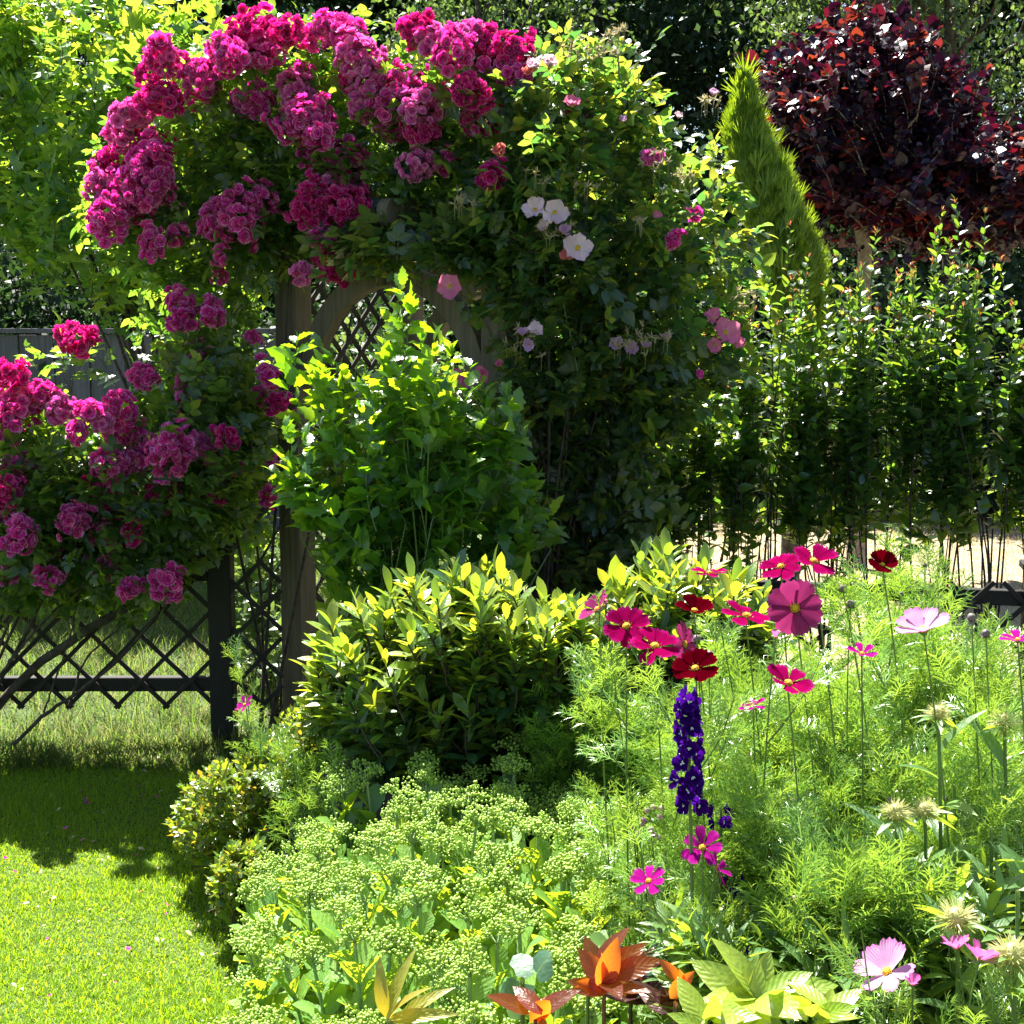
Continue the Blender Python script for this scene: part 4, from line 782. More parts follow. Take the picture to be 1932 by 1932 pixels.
tree('birch_tree', 'slender birch with grey trunk rising behind the purple crown', (4.3, 14.2, 0), 8.0, 1.5, 34, 7500, .08, M['birch_leaf'], 1, low=.42, trunk_r=.12, bark='bark', group='pale birches behind the purple tree')
tree('birch_tree', 'pale birch foliage showing above the magenta roses near the top', (-0.3, 16, 0), 7.5, 1.4, 36, 7000, .085, M['birch_leaf'], 1, low=.35, trunk_r=.08, group='pale birches behind the purple tree')
# dark evergreen bushes at the far side of the field
def dark_bush(loc, R, H, n, label, ls=.09):
    th = thing('dark_bush', label, 'bush', loc, 'dark bushes along the far side of the field'); loc = np.array(loc, float)
    k = 40; u = rdir(k); u[:, 2] = np.abs(u[:, 2]); cc = loc+u*np.array([R, R*.8, H])*U(.5, .95, k)[:, None]; i = rng.integers(0, k, n)
    pos = cc[i]+rng.normal(size=(n, 3))*R*.2; pos[:, 2] = np.abs(pos[:, 2])+.02; g = Geo(); g.inst(DIAMOND, pos, rdir(n)+UP*.3, UP*.8+rng.normal(size=(n, 3))*.6, ls*U(.6, 1.3, n)); g.build('foliage', M['dark_leaf'], th)
    g = Geo(); branches_to(g, loc, cc, .02, .006); g.build('branches', M['bark'], th); return th
B1 = dark_bush((3.2, 13.6, 0), 1.4, 2.5, 16000, 'dark bush at the far side of the field below the purple tree')
for loc, r_, s_, lb in [((1.0, 14.2, 0), 1, (1, 1, 1), 'dark bush far behind the pale pink rose'), ((5.4, 13.2, 0), 2.2, (1.1, 1, 1.1), 'dark bush at far right behind the tallest hedge shoots'), ((-1.3, 14, 0), 3, (1, 1, .9), 'dark bush seen through the arch opening'), ((-4.6, 13.6, 0), 4, (1.1, 1, 1.2), 'dark bush behind the grey board fence'), ((-7.2, 13.8, 0), 5, (1.2, 1, 1.2), 'dark bush behind the board fence past the left edge'), ((7.8, 13.6, 0), .4, (1.2, 1, 1.1), 'dark bush past the right edge of the picture'), ((-2.9, 13.2, 0), 2, (.8, .8, .8), 'dark bush at the right end of the board fence')]:
    dup(B1, loc, r_, s_, lb)
for i_, x_ in enumerate((-9.5, -6.4, -3.4, -.4, 2.4, 4.9, 7.4, 10)):
    dup(B1, (x_, 16.6+.5*(i_ % 2), 0), i_*1.3, (1.35, 1.1, 1.35+.1*(i_ % 3)), ['dark bush in the tall back row behind the left end of the board fence', 'dark bush in the tall back row behind the maple', 'dark bush in the tall back row behind the rose leg', 'dark bush in the tall back row in line with the arch opening', 'dark bush in the tall back row in line with the golden cypress', 'dark bush in the tall back row in line with the purple tree trunk', 'dark bush in the tall back row in line with the right edge hedge shoots', 'dark bush in the tall back row beyond the right edge'][i_])
# pale leafy weeds seen through the left lattice and the arch
for poly, D, n, lb, bx_ in (([(460,960),(560,960),(560,1200),(470,1250),(430,1100)], 6.5, 90, 'grey green weedy bush between the fence post and the arch post', (-1.15, 6.5, 0)), ([(600,600),(760,600),(900,640),(900,1000),(620,1000)], 7.6, 190, 'sunlit leafy bush seen through the arch opening', (-.6, 7.6, 0)), ([(490,1130),(600,1130),(600,1230),(500,1260)], 5.9, 30, 'small leafy weed behind the lattice near the fence post', (-1.0, 5.9, 0))):
    bush('wild_bush', lb, 'bush', bx_, poly_pts(poly, n, D, .3), OVATE, M['birch_leaf'], L=.25, per=11, size=.06, nb=14, r0=.006)

# ================================================================== SEDUM
SP = np.array([(-.38, 2.2), (-.49, 2.8), (-.53, 3.2), (-.52, 3.5), (-.3, 3.66), (.1, 3.66), (.36, 3.5), (.4, 3.1), (.28, 2.75), (.12, 2.5), (.02, 2.2)])
def in_poly(P, q):
    ins = np.zeros(len(q), bool)
    for a, b in zip(P, np.roll(P, -1, 0)):
        c = ((a[1] > q[:, 1]) != (b[1] > q[:, 1])); xx = (b[0]-a[0])*(q[:, 1]-a[1])/((b[1]-a[1]) or 1e-9)+a[0]; ins ^= c & (q[:, 0] < xx)
    return ins
cand = []
for q in np.c_[U(-.8, .5, 6000), U(2.1, 4, 6000)]:
    if in_poly(SP, q[None])[0] and all((q[0]-c[0])**2+(q[1]-c[1])**2 > .064**2 for c in cand): cand.append(q)
cand = np.array(cand)
sc_cent = np.array([(-.38, 2.45), (-.3, 2.95), (.1, 2.8), (-.35, 3.45), (.02, 3.3), (.25, 3.35), (-.38, 3.8), (0.0, 3.75)])
sed_lab = ['sedum clump nearest the camera beside the lawn corner', 'sedum clump bulging left onto the lawn edge', 'sedum clump just behind the orange leaved plant', 'sedum clump beside the small azalea tuft', 'sedum clump in the middle of the pale green mass', 'sedum clump touching the cosmos foliage on its right', 'sedum clump at the back left below the azalea bush', 'sedum clump at the back in front of the evergreen shrub']
asg = np.argmin(((cand[:, None]-sc_cent[None])**2).sum(-1), 1)
for ci in range(8):
    st = cand[asg == ci]
    if not len(st): continue
    th = thing('sedum', sed_lab[ci], 'sedum', (*sc_cent[ci], 0.0), 'pale green sedum clumps in the bed')
    n = len(st); c3 = np.c_[st, np.zeros(n)+.03]; edge = np.clip((st[:, 0]-np.interp(st[:, 1], SP[:4, 1], SP[:4, 0]))/.25, 0, 1)
    H = (.27+.14*edge+.09*np.clip(st[:, 1]-2.9, 0, 1))*U(.88, 1.12, n)+.03*np.sin(st[:, 1]*5); lean = np.c_[-(1-edge)*.35+rng.normal(size=n)*.1, rng.normal(size=n)*.12, np.ones(n)]
    d = nrm(lean); P = shoots(c3, d, H, 7, 0, .03); g = Geo(); g.tubes(P, np.linspace(.0052, .004, 7)[None], 6)
    hs = []; gl = Geo(); pos, dr, nz, t = along(P, 17, .15, .84, .95, .2, .25); gl.inst(SEDUM, pos, dr, nz, .068*U(.7, 1.2, len(pos))*(1-.3*t)*1.6); gl.build('foliage', M['sedum_leaf'], th)
    heads = 0
    for i in range(n):
        tip = P[i, -1]; R = U(.028, .048)*(.6 if U(0, 1) < .15 else 1); m = int(4+R*150)+int(rng.integers(0, 3))
        s_ = sphere_pts(m*2)[-m:] if False else None
        aa = np.arange(m)*2.4+U(0, 6); rr = R*np.sqrt((np.arange(m)+.4)/m); sub = tip+np.c_[np.cos(aa)*rr*1.1, np.sin(aa)*rr*1.1, .02+.014*(1-(rr/R)**2)+rng.normal(size=m)*.009]+rng.normal(size=3)*[.3, .3, 0]*rr[:, None]*.3
        Q = tip[None, None]*(1-np.linspace(0, 1, 3))[None, :, None]+sub[:, None]*np.linspace(0, 1, 3)[None, :, None]; g.tubes(Q, .0014, 3)
        bp = []
        for sc0 in sub:
            kk = int(rng.integers(12, 24)); b_ = sphere_pts(kk)*U(.007, .0125)+sc0+rng.normal(size=(kk, 3))*.0035; bp.append(b_)
        bp = np.concatenate(bp); gh = Geo(); gh.inst(OCTA, bp, rdir(len(bp)), rdir(len(bp)), .0074*U(.5, 1.3, len(bp))); gh.build('flower_head', M['sedum_bud'], th)
    g.build('stems', M['sedum_stem'], th)

# ================================================================== COSMOS
def cosmos_stem(th, top, base, nleaf, leafsz=.1, r=.0022, spread=.0, t0=.15, t1=.93, nside=4, dense_t=None):
    top = np.array(top); base = np.array(base); mid = (top+base)/2+rng.normal(size=3)*[.04, .04, .02]
    t = np.linspace(0, 1, 12)[:, None]; P = base*(1-t)**2+2*mid*t*(1-t)+top*t*t
    g = Geo(); g.tubes(P[None], np.linspace(r*1.6, r*.8, 12)[None], 6)
    sid = []
    for k in range(nside):
        i = rng.integers(3, 10); a = U(0, 6.28); L = U(.12, .28); sid.append(shoots(P[i][None], nrm(np.array([[math.cos(a)*.6, math.sin(a)*.6, 1]])), L, 12, 0, .05)[0])
    allP = np.stack([P]+sid) if sid else P[None]
    if sid: g.tubes(np.stack(sid), np.linspace(r, r*.5, 12)[None], 4)
    g.build('stem', M['stem_green'], th)
    gl = Geo()
    for q in range(3):
        m = max(2, nleaf//(3*len(allP))); pos, dr, nz, tt = along(allP, m, t0, t1, .85, .1, .35, opposite=True)
        gl.inst(FEATHER[q], pos, dr, nz, leafsz*U(.65, 1.2, len(pos)))
    gl.build('foliage', M['cosmos_leaf'], th); return P
def cosmos_flower(parent, c, nd, R, mat, n=8, cup=.1, w=.66, fat=1.0, cmat='yellow', droopvar=.1):
    c = np.array(c); nd = nrm(np.array(nd, float)); ref = nrm(np.cross(nd, [.3, .2, 1.0])); bb = np.cross(nd, ref); a0 = U(0, 6.28); g = Geo()
    pr = lambda t: (.16+.84*min(1, t*1.35)**.8)*(1 if t < .9 else .93)
    for k in range(n):
        a = a0+k*2*PI/n+U(-.08, .08); d = ref*math.cos(a)+bb*math.sin(a); tl = cup+U(-droopvar, droopvar)*2.2; y = nrm(d*math.cos(tl)+nd*math.sin(tl)); z = nrm(nd-(nd@y)*y)
        tp = petal_tpl(w*fat*(1.0 if n > 7 else .95 if n == 7 else .8)*U(.88, 1.12), 7, 6, cup=-.06+U(-.08, .08), curl=.12*U(.3, 1.6), prof=pr, notch=.09, ruffle=.02, seed=int(rng.integers(99)))
        g.inst(tp, (c+nd*.0012*(k % 2)+d*R*.08)[None], y[None], z[None], np.array([R*.92*U(.93, 1.04)]))
    f = g.build('flower', mat, parent); Rm = np.stack([ref, bb, nd], 0)
    s_ = sphere_pts(110); s_ = s_[s_[:, 2] > 0]; pp = c+(s_*np.array([R*.16, R*.16, R*.13])) @ Rm+nd*R*.01; g = Geo(); g.inst(OCTA, pp, np.tile(ref, (len(pp), 1)), s_ @ Rm, R*.05); g.inst(BALL, (c+nd*R*.02)[None], ref[None], nd[None], np.array([R*.28])); g.build('flower_centre', M[cmat], f)
    g = Geo(); g.inst(BALL, (c-nd*R*.07)[None], ref[None], nd[None], np.array([R*.24])); aa = np.arange(8)*PI/4; dd = ref[None]*np.cos(aa)[:, None]+bb[None]*np.sin(aa)[:, None]; g.inst(LANCE, np.tile(c-nd*R*.1, (8, 1)), dd*.9+nd*.3, np.tile(-nd, (8, 1)), R*.34); g.build('calyx', M['stem_green'], f)
fl = [ # x, y, r, D, facing, material, petals, cup, stem foot px, label
 (1128,1150,42,2.75,(-.75,-.15,.75),'c_mauve',7,.35,1200,'side-on rose pink cosmos at the upper left of the cosmos group'),
 (1182,1182,46,2.65,(-.25,-.75,.6),'c_crimson',8,.1,1215,'crimson pink cosmos facing the camera left of the two dark crimson ones'),
 (1235,1220,52,2.6,(.1,-.36,.93),'c_crimson',8,.1,1290,'wide crimson pink cosmos just below and right of the leftmost open one'),
 (1290,1215,44,2.7,(.85,-.4,.3),'c_mauve',7,.15,1330,'narrow sideways pink cosmos tucked behind the wide crimson one'),
 (1310,1153,40,2.6,(.05,-.38,.9),'c_dark',8,.42,1400,'dark crimson cosmos in the upper middle above the pink sideways one'),
 (1312,1262,46,2.5,(-.2,-.55,.75),'c_dark',8,.3,1400,'dark crimson cosmos directly above the violet delphinium'),
 (1408,1163,50,2.6,(.2,-.4,.9),'c_crimson',7,.2,1520,'crimson cosmos left of the large mauve one'),
 (1500,1147,54,2.5,(-.05,-.93,.35),'c_mauve',8,.02,1640,'largest mauve pink cosmos facing the camera'),
 (1473,1070,42,2.7,(-.3,-.38,.85),'c_crimson',8,.15,1600,'left one of the two topmost crimson cosmos'),
 (1535,1060,48,2.65,(.2,-.42,.85),'c_crimson',7,.25,1620,'right one of the two topmost crimson cosmos'),
 (1338,1082,36,2.8,(.0,-.12,1),'c_crimson',8,.15,1450,'edge-on crimson cosmos over the yellow green evergreen leaves'),
 (1665,1066,32,2.7,(.1,-.5,.9),'c_dark',8,.55,1720,'dark red cupped cosmos standing alone against the hedge'),
 (1742,1190,58,2.4,(-.35,-.28,.9),'c_pale',8,.5,1850,'white lilac cosmos opening upward beside the feathery tuft'),
 (1626,1234,32,2.5,(-.1,-.2,1),'c_magenta',7,.35,1660,'small magenta cosmos below the lone dark red one'),
 (1487,1290,52,2.4,(.12,-.42,.9),'c_crimson',7,.25,1560,'pink crimson cosmos right of the delphinium top'),
 (1420,1333,28,2.45,(-.2,-.15,1),'c_magenta',6,.2,1520,'low edge-on magenta cosmos under the pink crimson one'),
 (1325,1600,44,2.2,(-.25,-.6,.7),'c_magenta',7,.3,1370,'violet magenta cosmos beside the foot of the delphinium'),
 (1352,1640,36,2.15,(.75,-.2,.5),'c_magenta',6,.4,1375,'sideways violet magenta cosmos hanging below its neighbour'),
 (1224,1663,38,2.2,(-.2,-.4,.9),'c_magenta',7,.3,1320,'magenta cosmos leaning over the right side of the sedum'),
 (1675,1835,66,1.95,(-.45,-.3,.85),'c_pale',7,.5,1780,'large pale lilac cosmos at the bottom right'),
 (1805,1790,38,1.95,(-.2,.3,.9),'c_pinkcup',8,.75,1850,'left one of two pink cosmos cups below the bristly seed head'),
 (1848,1812,44,1.9,(.35,.3,.85),'c_pinkcup',8,.75,1880,'right one of two pink cosmos cups below the bristly seed head'),
 (1722,1858,24,1.9,(.0,-.2,1),'c_pinkcup',7,.95,1760,'half open small pink cosmos right of the large pale one'),
 (1920,1208,34,2.4,(.0,-.12,1),'c_magenta',7,.35,1960,'magenta cosmos cut by the right edge of the picture'),
 (462,1330,22,4.0,(-.5,-.5,.7),'c_magenta',6,.4,545,'lone magenta cosmos beside the dark fence post'),
 (1463,1203,18,2.5,(.0,-.1,1),'c_pinkcup',6,1.1,1480,'small half open lilac cosmos under the large mauve one')]
GC = 'cosmos plants in flower'
for (x, y, r, D, f, m_, n_, cu, fx, lb) in fl:
    if D < 3.5 and y < 1400: D -= .12
    c = W(x, y, D); b_ = W(fx, 1500, D+U(.0, .15)); b_[2] = .04; b_[0] = c[0]+(b_[0]-c[0])*.9
    th = thing('cosmos', lb, 'cosmos', b_, GC); nd = nrm(np.array(f, float)); R = S(r, D)
    far = D > 3.5; nd = nrm(nd+rng.normal(size=3)*.08)
    cosmos_stem(th, c-nd*R*.1, b_, 54 if y < 1600 else 40, .08, .0017, t0=.15, t1=.62 if not far else .9, nside=3)
    cosmos_flower(th, c, nd, R, M[m_], n_, cu, fat={'c_mauve': 1.16, 'c_dark': 1.15, 'c_crimson': 1.0, 'c_pale': 1.05}.get(m_, .9))
    if far: c = c-[0, 0, .1]
# leafy cosmos without open flowers
rgn = [(1080,1420),(1150,1390),(1220,1390),(1270,1330),(1380,1310),(1400,1310),(1500,1350),(1560,1310),(1600,1320),(1640,1320),(1700,1300),(1750,1300),(1800,1290),(1880,1300),(1932,1400),(1850,1500),(1700,1620),(1600,1720),(1500,1760),(1420,1560),(1290,1470),(1120,1440)]
tops = []
while len(tops) < 44:
    P_ = np.array(rgn, float); q = rng.uniform(P_.min(0), P_.max(0))
    if in_poly(P_, q[None])[0] and all((q[0]-t[0])**2+(q[1]-t[1])**2 > 44**2 for t in tops): tops.append(q)
tops = [tuple(t) for t in tops]+[(1745,1075),(1770,1110),(1700,1130),(1120,1400),(1190,1410),(1070,1410),(1880,1270),(1840,1290),(1660,1330),(560,1450),(590,1480)]
for (x, y) in tops:
    D = np.interp(y, [1050, 1300, 1500, 1750], [2.95, 2.95, 2.55, 2.2])+U(-.15, .15)
    if x < 1270: D = 3.62+U(-.1, .1)
    if x < 700: D = 3.75
    c = W(x, y, D); b_ = c+np.array([U(-.05, .08), U(-.03, .08), 0]); b_[2] = .04
    lb = 'bushy feathery cosmos plant without open flowers in the green mass on the right' if x > 700 else 'feathery cosmos foliage beside the azalea bush'
    if y < 1140: lb = 'feathery cosmos top rising against the dark hedge at right'
    th = thing('cosmos', lb, 'cosmos', b_, 'leafy cosmos plants without flowers'); cosmos_stem(th, c, b_, 185 if x > 700 else 90, .11 if x > 700 else .09, .002, t0=.3, t1=1.0, nside=7)
    if U(0, 1) < .5 and x > 700:
        g = Geo(); g.inst(BALL, c[None]+[0, 0, .01], rdir(1), UP[None]+0, np.array([.011])); g.build('bud', M['bud'], th)
# budded stems
for x, y, D, lb in [(1605,1140,2.5,'tall cosmos stem with a purple bud right of the large mauve bloom'),(1590,1110,2.5,'tall cosmos stem with a small green bud right of the large mauve bloom'),(1833,1165,2.4,'cosmos stem with a pink tipped bud right of the white lilac bloom'),(1860,1195,2.4,'cosmos stem with a small dark bud near the right edge'),(1145,1178,2.6,'cosmos stem with a dark bud below the sideways pink bloom'),(1315,1205,2.55,'cosmos stem with a round dark bud between the two dark crimson blooms'),(1338,1235,2.5,'cosmos stem with a purple bud beside the lower dark crimson bloom')]:
    c = W(x, y, D); b_ = c+[.12, .05, 0]; b_[2] = .04; th = thing('cosmos', lb, 'cosmos', b_, 'budded cosmos stems'); cosmos_stem(th, c, b_, 30, .08, .0014, nside=2)
    g = Geo(); g.inst(BALL, c[None], rdir(1), UP[None]+0, np.array([.016])); aa = np.arange(8)*PI/4; dd = np.c_[np.cos(aa), np.sin(aa), np.ones(8)*.2]; g.inst(LANCE, np.tile(c-[0, 0, .008], (8, 1)), dd, -UP+np.zeros((8, 3)), .014); g.build('bud', M['bud'], th)

# ================================================================== DELPHINIUM
def delph(x0, y0, x1, y1, D, n, R, label, foot):
    a = W(x0, y0, D); b = W(x1, y1, D); base = W(foot, 1700, D); base[2] = .03
    th = thing('delphinium', label, 'delphinium', base, 'violet delphiniums among the cosmos'); g = Geo(); g.tubes(np.array([base, (base+b)/2, b, (a+b)/2, a])[None], np.array([.004, .0035, .003, .0025, .0015])[None], 6); g.build('stem', M['stem_green'], th)
    gp = Geo(); ge = Geo()
    for i in range(n):
        t = (i+.5)/n; an = i*2.4; rad = S(25, D)*(.4+.6*min(1, t*1.8))*U(.4, 1.3)*(.6+.4*math.sin(min(1, t+.25)*PI*.75)); t += U(-.03, .03); o_ = np.array([math.cos(an), math.sin(an), U(-.15, .25)]); c = a*(1-t)+b*t+o_*rad; nd = nrm(o_+np.array([0, -.15, .1])); ref = nrm(np.cross(nd, UP)); bb = np.cross(nd, ref)
        for k in range(5):
            q = k*2*PI/5+U(-.15, .15); d = ref*math.cos(q)+bb*math.sin(q); y = nrm(d+nd*.3); tp = petal_tpl(.85, 4, 3, cup=.1, curl=.2, ruffle=.06, seed=k); gp.inst(tp, c[None], y[None], nd[None]+0, np.array([R*U(.85, 1.1)]))
        for k in range(3):
            ge.inst(SMALL, (c+nd*R*.08)[None], nrm(rdir(1)+nd*.6), nd[None]+0, np.array([R*.35]))
    f = gp.build('flower_spike', M['purple_fl'], th); ge.build('flower_eyes', M['white_eye'], f)
    return th
th = delph(1298, 1305, 1302, 1525, 2.2, 34, .017, 'tall violet delphinium spike rising through the cosmos foliage', 1335)
delph(1360, 1525, 1360, 1555, 2.35, 5, .014, 'short violet delphinium tip right of the tall spike', 1365)
delph(1385, 1650, 1375, 1690, 2.3, 4, .012, 'small violet delphinium flowers low beside the sideways magenta cosmos', 1370)
delph(1395, 1790, 1400, 1850, 2.1, 6, .011, 'faded violet delphinium flowers near the bottom among dark leaves', 1400)
g = Geo(); th = thing('delphinium', 'budding delphinium with tiny pale violet buds left of the tall spike', 'delphinium', (.33, 2.6, 0), 'violet delphiniums among the cosmos')
pb = W(U(1190, 1250, 14), U(1520, 1590, 14), 2.6); g.inst(BALL, pb, rdir(14), rdir(14), .012); g.build('buds', M['lilac_p'], th); g = Geo(); branches_to(g, np.array([.33, 2.6, .1]), pb, .0015, .0006); g.build('stem', M['stem_green'], th)

# ================================================================== BRISTLY BEE BALM and low right plants
def beebalm(x, y, r, D, foot, label, leaves=16, lm='lance', hgt=None):
    c = W(x, y, D); b_ = W(foot, 1700, D+.05); b_[2] = .04; R = S(r*1.35, D)
    th = thing('bee_balm', label, 'bee balm', b_, 'bee balm plants with bristly seed heads'); t = np.linspace(0, 1, 10)[:, None]; mid = (c+b_)/2+[.02, .02, .05]; P = b_*(1-t)**2+2*mid*t*(1-t)+c*t*t
    g = Geo(); g.tubes(P[None], np.linspace(.0042, .003, 10)[None], 6); g.build('stem', M['stem_green'], th)
    s_ = sphere_pts(240); s_[:, 2] = s_[:, 2]*.8; s_ = s_+rng.normal(size=s_.shape)*.1; g = Geo(); bl = (BLADE[0]*np.array([.07, 1, .4]), *BLADE[1:]); g.inst(bl, c+s_*R*.45, nrm(s_+rng.normal(size=s_.shape)*.25), rdir(240), R*.75*U(.7, 1.2, 240)); g.inst(BALL, c[None], rdir(1), UP[None]+0, np.array([R*1.15])); g.build('seed_head', M['seedhead'], th)
    k = 8; aa = np.arange(k)*2*PI/k+U(0, 1); dd = np.c_[np.cos(aa), np.sin(aa), U(-.3, .8, k)]; g = Geo(); g.inst(LANCE, np.tile(c-[0, 0, R*.4], (k, 1)), nrm(dd), UP+rng.normal(size=(k, 3))*.4, R*2.1*U(.7, 1.25, k), R*2.1)
    pos, dr, nz, tt = along(P[None], leaves, .12, .9, 1.15, -.05, .3, opposite=True); g.inst(LANCE, pos, dr, nz, .115*U(.7, 1.2, len(pos))); g.build('foliage', M[lm], th)
for a in [(1805,1732,30,2.0,1820,'bee balm with the largest bristly head above the two pink cups'), (1690,1532,22,2.2,1700,'bee balm head at left of the pair in the middle of the cosmos'), (1745,1528,20,2.25,1750,'bee balm head at right of the pair in the middle of the cosmos'), (1912,1800,32,1.9,1920,'bee balm head at the right edge beside the pink cups'), (1895,1362,22,2.35,1910,'bee balm head high at the right edge with long lance leaves'), (1770,1345,18,2.3,1785,'bee balm with pointed pale bracts high among the cosmos'), (1490,1850,1,1.95,1500,'bee balm shoot without a head beside the bent grass stalk'), (1570,1800,1,2.05,1580,'young bee balm shoot left of the large pale cosmos'), (1640,1720,1,2.2,1660,'leafy bee balm stem in the dark gap at right'), (1740,1640,1,2.25,1740,'leafy bee balm stem under the paired heads'), (1870,1560,1,2.2,1870,'leafy bee balm stem near the right edge'), (1920,1680,1,2.0,1920,'leafy bee balm stem below the right edge leaves'), (1800,1480,1,2.35,1805,'leafy bee balm stem behind the paired heads')]:
    beebalm(*a)
def rosette(name, label, cat, c, n, tpl, mat, L, spread=.9, up=.7, foot=None, extra=None, seed_dirs=None, stem_m='stem_green', stalk=.0035, wide=None):
    c = np.array(c, float); b_ = np.array([c[0], c[1]+.03, .04]); th = thing(name, label, cat, b_)
    dd = seed_dirs if seed_dirs is not None else nrm(np.c_[np.cos(np.arange(n)*2.4)*spread, np.sin(np.arange(n)*2.4)*spread, up+U(-.4, .6, n)]); dd = nrm(np.array(dd, float)); n = len(dd)
    pos = c+rng.normal(size=(n, 3))*.008; g = Geo(); g.inst(tpl, pos, dd, UP*.8+np.array([0, -.5, 0])+rng.normal(size=(n, 3))*.3, L*U(.75, 1.15, n), None if wide is None else L*wide); g.build('leaves', mat, th)
    g = Geo(); g.tubes(np.linspace(b_, c, 6)[None], stalk, 6); g.build('stem', M[stem_m], th); return th
BIG = leaf_tpl(.42, 7, .3, .22, prof=lambda t: math.sin(PI*t**.85)**.85)
rosette('peony', 'glowing orange red leaves of a peony at the bottom middle', 'peony', W(1140, 1865, 2.15), 9, BIG, M['orange_leaf'], .08, seed_dirs=[(-.7, .2, .8), (.3, -.1, 1), (-.6, -.5, .5), (.9, -.2, .5), (-.9, -.2, .45), (-.95, -.3, .1), (.1, -.3, .9), (.45, .2, .9), (.8, .1, .8), (-.35, .3, .8), (.7, -.3, .3), (.2, -.8, .3), (.55, .1, 1)], stem_m='plum_leaf')
rosette('peony', 'plum brown peony leaves low behind the glowing orange ones', 'peony', W(1190, 1880, 2.3), 16, BIG, M['plum_leaf'], .1, stem_m='plum_leaf')
rosette('peony', 'orange brown peony leaves at the bottom edge left of the glowing ones', 'peony', W(1010, 1925, 2.1), 6, BIG, M['orange_leaf'], .075, stem_m='plum_leaf')
rosette('peony', 'small orange and plum peony leaves right of the glowing ones', 'peony', W(1265, 1900, 2.15), 8, BIG, M['plum_leaf'], .08, stem_m='plum_leaf')
rosette('peony', 'single orange peony leaf pair beside the lime leaves', 'peony', W(1275, 1890, 2.0), 3, BIG, M['orange_leaf'], .055, stem_m='plum_leaf', seed_dirs=[(0, -.2, 1), (.5, -.3, .8), (-.5, 0, .6)])
rosette('lime_plant', 'lime green plant with broad pale leaves at the bottom edge', 'plant', W(1420, 1890, 1.95), 12, BIG, M['lime'], .1, seed_dirs=[(-.9, -.3, .3), (-1, 0, .15), (-.5, .2, .9), (.1, .2, 1), (.9, .1, .6), (1, 0, .35), (.3, -.7, .3), (-.4, -.8, .2), (.6, -.6, .2), (-.8, .3, .5), (.4, .3, .8), (0, -1, 0)])
rosette('lime_plant', 'lime green leaves in the bottom right beside the large pale cosmos', 'plant', W(1540, 1920, 1.9), 9, BIG, M['lime'], .07)
rosette('lime_plant', 'lime green leaves at the bottom edge left of the broad leaved one', 'plant', W(1330, 1935, 1.9), 6, BIG, M['lime'], .07)
rosette('spotted_plant', 'long yellow leaves flushed with orange at the bottom left of the bed', 'plant', W(740, 1925, 2.15), 6, LANCE, M['blotch'], .12, seed_dirs=[(.8, -.1, .8), (.5, -.2, .9), (-.15, 0, .9), (.9, -.3, .35), (.15, .1, .8)], wide=.85)
FAN = radial_tpl(np.radians([-175, -140, -105, -70, -35, 0, 35, 70, 105, 140, 175]), [.3, .46, .5, .5, .48, .5, .48, .5, .5, .46, .3], fold=.25, cy=.45)
th = rosette('nasturtium', 'blue green rounded leaves between the sedum and the orange leaves', 'nasturtium', W(985, 1845, 2.2), 4, FAN, M['glaucous'], .06, seed_dirs=[(-.3, -.3, -.8), (.5, -.1, .8), (.9, .3, .3), (-.2, -.6, -.1)])
rosette('nasturtium', 'pale round leaf standing behind the glowing orange leaves', 'nasturtium', W(1110, 1800, 2.3), 2, FAN, M['glaucous'], .05, seed_dirs=[(.1, -.2, .3), (.7, .2, .2)])
for x, y, D, lb in [(1270,1690,2.5,'dark silvery leaves below the leaning magenta cosmos'),(1300,1800,2.3,'dark silvery lobed leaves left of the delphinium foot'),(1360,1760,2.3,'dark silvery lobed leaves at the delphinium foot'),(1260,1840,2.25,'dark silvery leaves behind the small peony leaves')]:
    rosette('silver_plant', lb, 'plant', W(x, y, D), 16, TOOTH, M['silver'], .07)
# bent grass stalk
th = thing('grass_stalk', 'bent yellow green grass stalk arching over the dark gap at bottom right', 'grass stalk', W(1640, 1900, 2.0)*[1, 1, 0]); Pn = np.array([W(1690, 2000, 2.0), W(1625, 1890, 2.0), W(1575, 1790, 2.0), W(1545, 1745, 2.0), W(1530, 1730, 2.0), W(1515, 1732, 2.0), W(1507, 1750, 2.0), W(1510, 1800, 2.0)])
g = Geo(); g.tubes(Pn[None], np.array([.003, .0026, .0022, .0018, .0014, .0011, .0009, .0005])[None], 6); g.build('stalk', M['lime'], th)
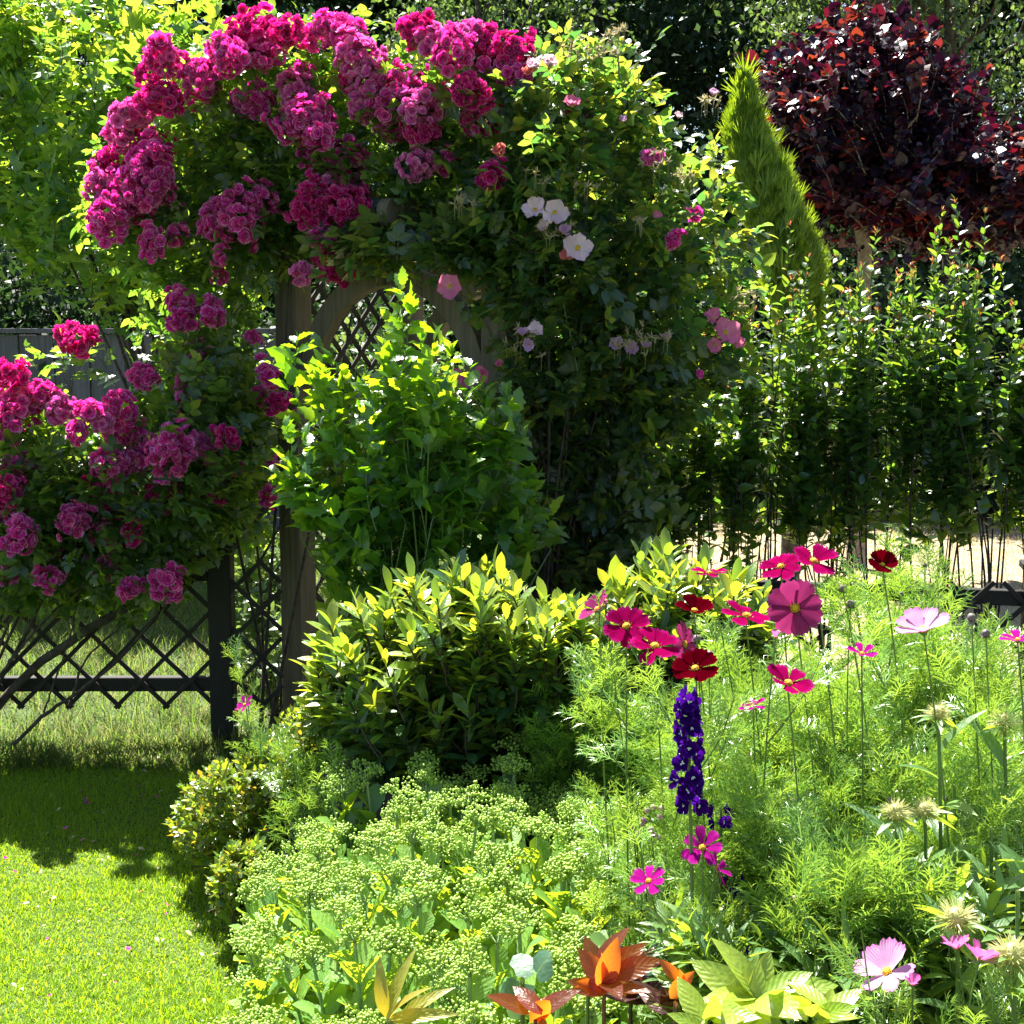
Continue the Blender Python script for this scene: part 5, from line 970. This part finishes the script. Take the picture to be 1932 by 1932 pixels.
# filler foliage low in the bed on the right so the soil never shows bare
fp = poly_pts([(1250,1560),(1500,1600),(1932,1450),(2100,1500),(2100,2000),(1250,2000)], 560, 2.2, .14); fp[:, 2] = np.maximum(fp[:, 2]-.12, .08)
bush('leafy_perennial', 'dark leafy perennial filling the low shade at bottom right', 'plant', (.75, 2.3, 0), fp, LANCE, M['lance'], L=.16, per=9, size=.075, nb=40, r0=.003, stemmat=M['stem_green'])
fp = poly_pts([(1180,1400),(1932,1300),(1932,1560),(1300,1700)], 260, 2.95, .2); fp[:, 2] = np.maximum(fp[:, 2]-.2, .08)
bush('leafy_perennial', 'dark leaves low behind the feathery cosmos', 'plant', (.9, 3.0, 0), fp, LANCE, M['lance'], L=.16, per=9, size=.07, nb=40, r0=.003, stemmat=M['stem_green'])

# ================================================================== LIGHT, SKY, CAMERA
EL, AZ = math.radians(60), math.radians(-24)
sdir = Vector((math.sin(AZ)*math.cos(EL), math.cos(AZ)*math.cos(EL), math.sin(EL)))
w = bpy.data.worlds.new('World'); sc.world = w; w.use_nodes = True; nt = w.node_tree
sky = nt.nodes.new('ShaderNodeTexSky'); sky.sky_type = 'NISHITA'; sky.sun_disc = False; sky.sun_elevation = EL; sky.sun_rotation = AZ
bg = nt.nodes['Background']; bg.inputs[1].default_value = 0.05; nt.links.new(sky.outputs[0], bg.inputs[0])
L = bpy.data.lights.new('Sun', 'SUN'); L.energy = 5.0; L.angle = math.radians(0.5); L.color = (1, .95, .86); lo = bpy.data.objects.new('Sun', L); C.objects.link(lo)
lo.rotation_euler = sdir.to_track_quat('Z', 'Y').to_euler(); lo.location = (0, 0, 10)
cam = bpy.data.cameras.new('Camera'); cam.angle = 2*math.atan(966/FPX); cam.clip_end = 1000; cam.clip_start = .05
co = bpy.data.objects.new('Camera', cam); C.objects.link(co); co.location = (0, 0, CAMZ); co.rotation_euler = (math.radians(90)-PITCH, 0, 0); sc.camera = co
sc.render.engine = 'CYCLES'
sc.cycles.max_bounces = 5; sc.cycles.diffuse_bounces = 1; sc.cycles.glossy_bounces = 2; sc.cycles.transmission_bounces = 3
vs = sc.view_settings; vs.view_transform = 'Standard'; vs.look = 'None'; vs.gamma = 1; vs.exposure = 2.1
print('OBJECTS', len(bpy.data.objects), 'polys', sum(len(m.polygons) for m in bpy.data.meshes))
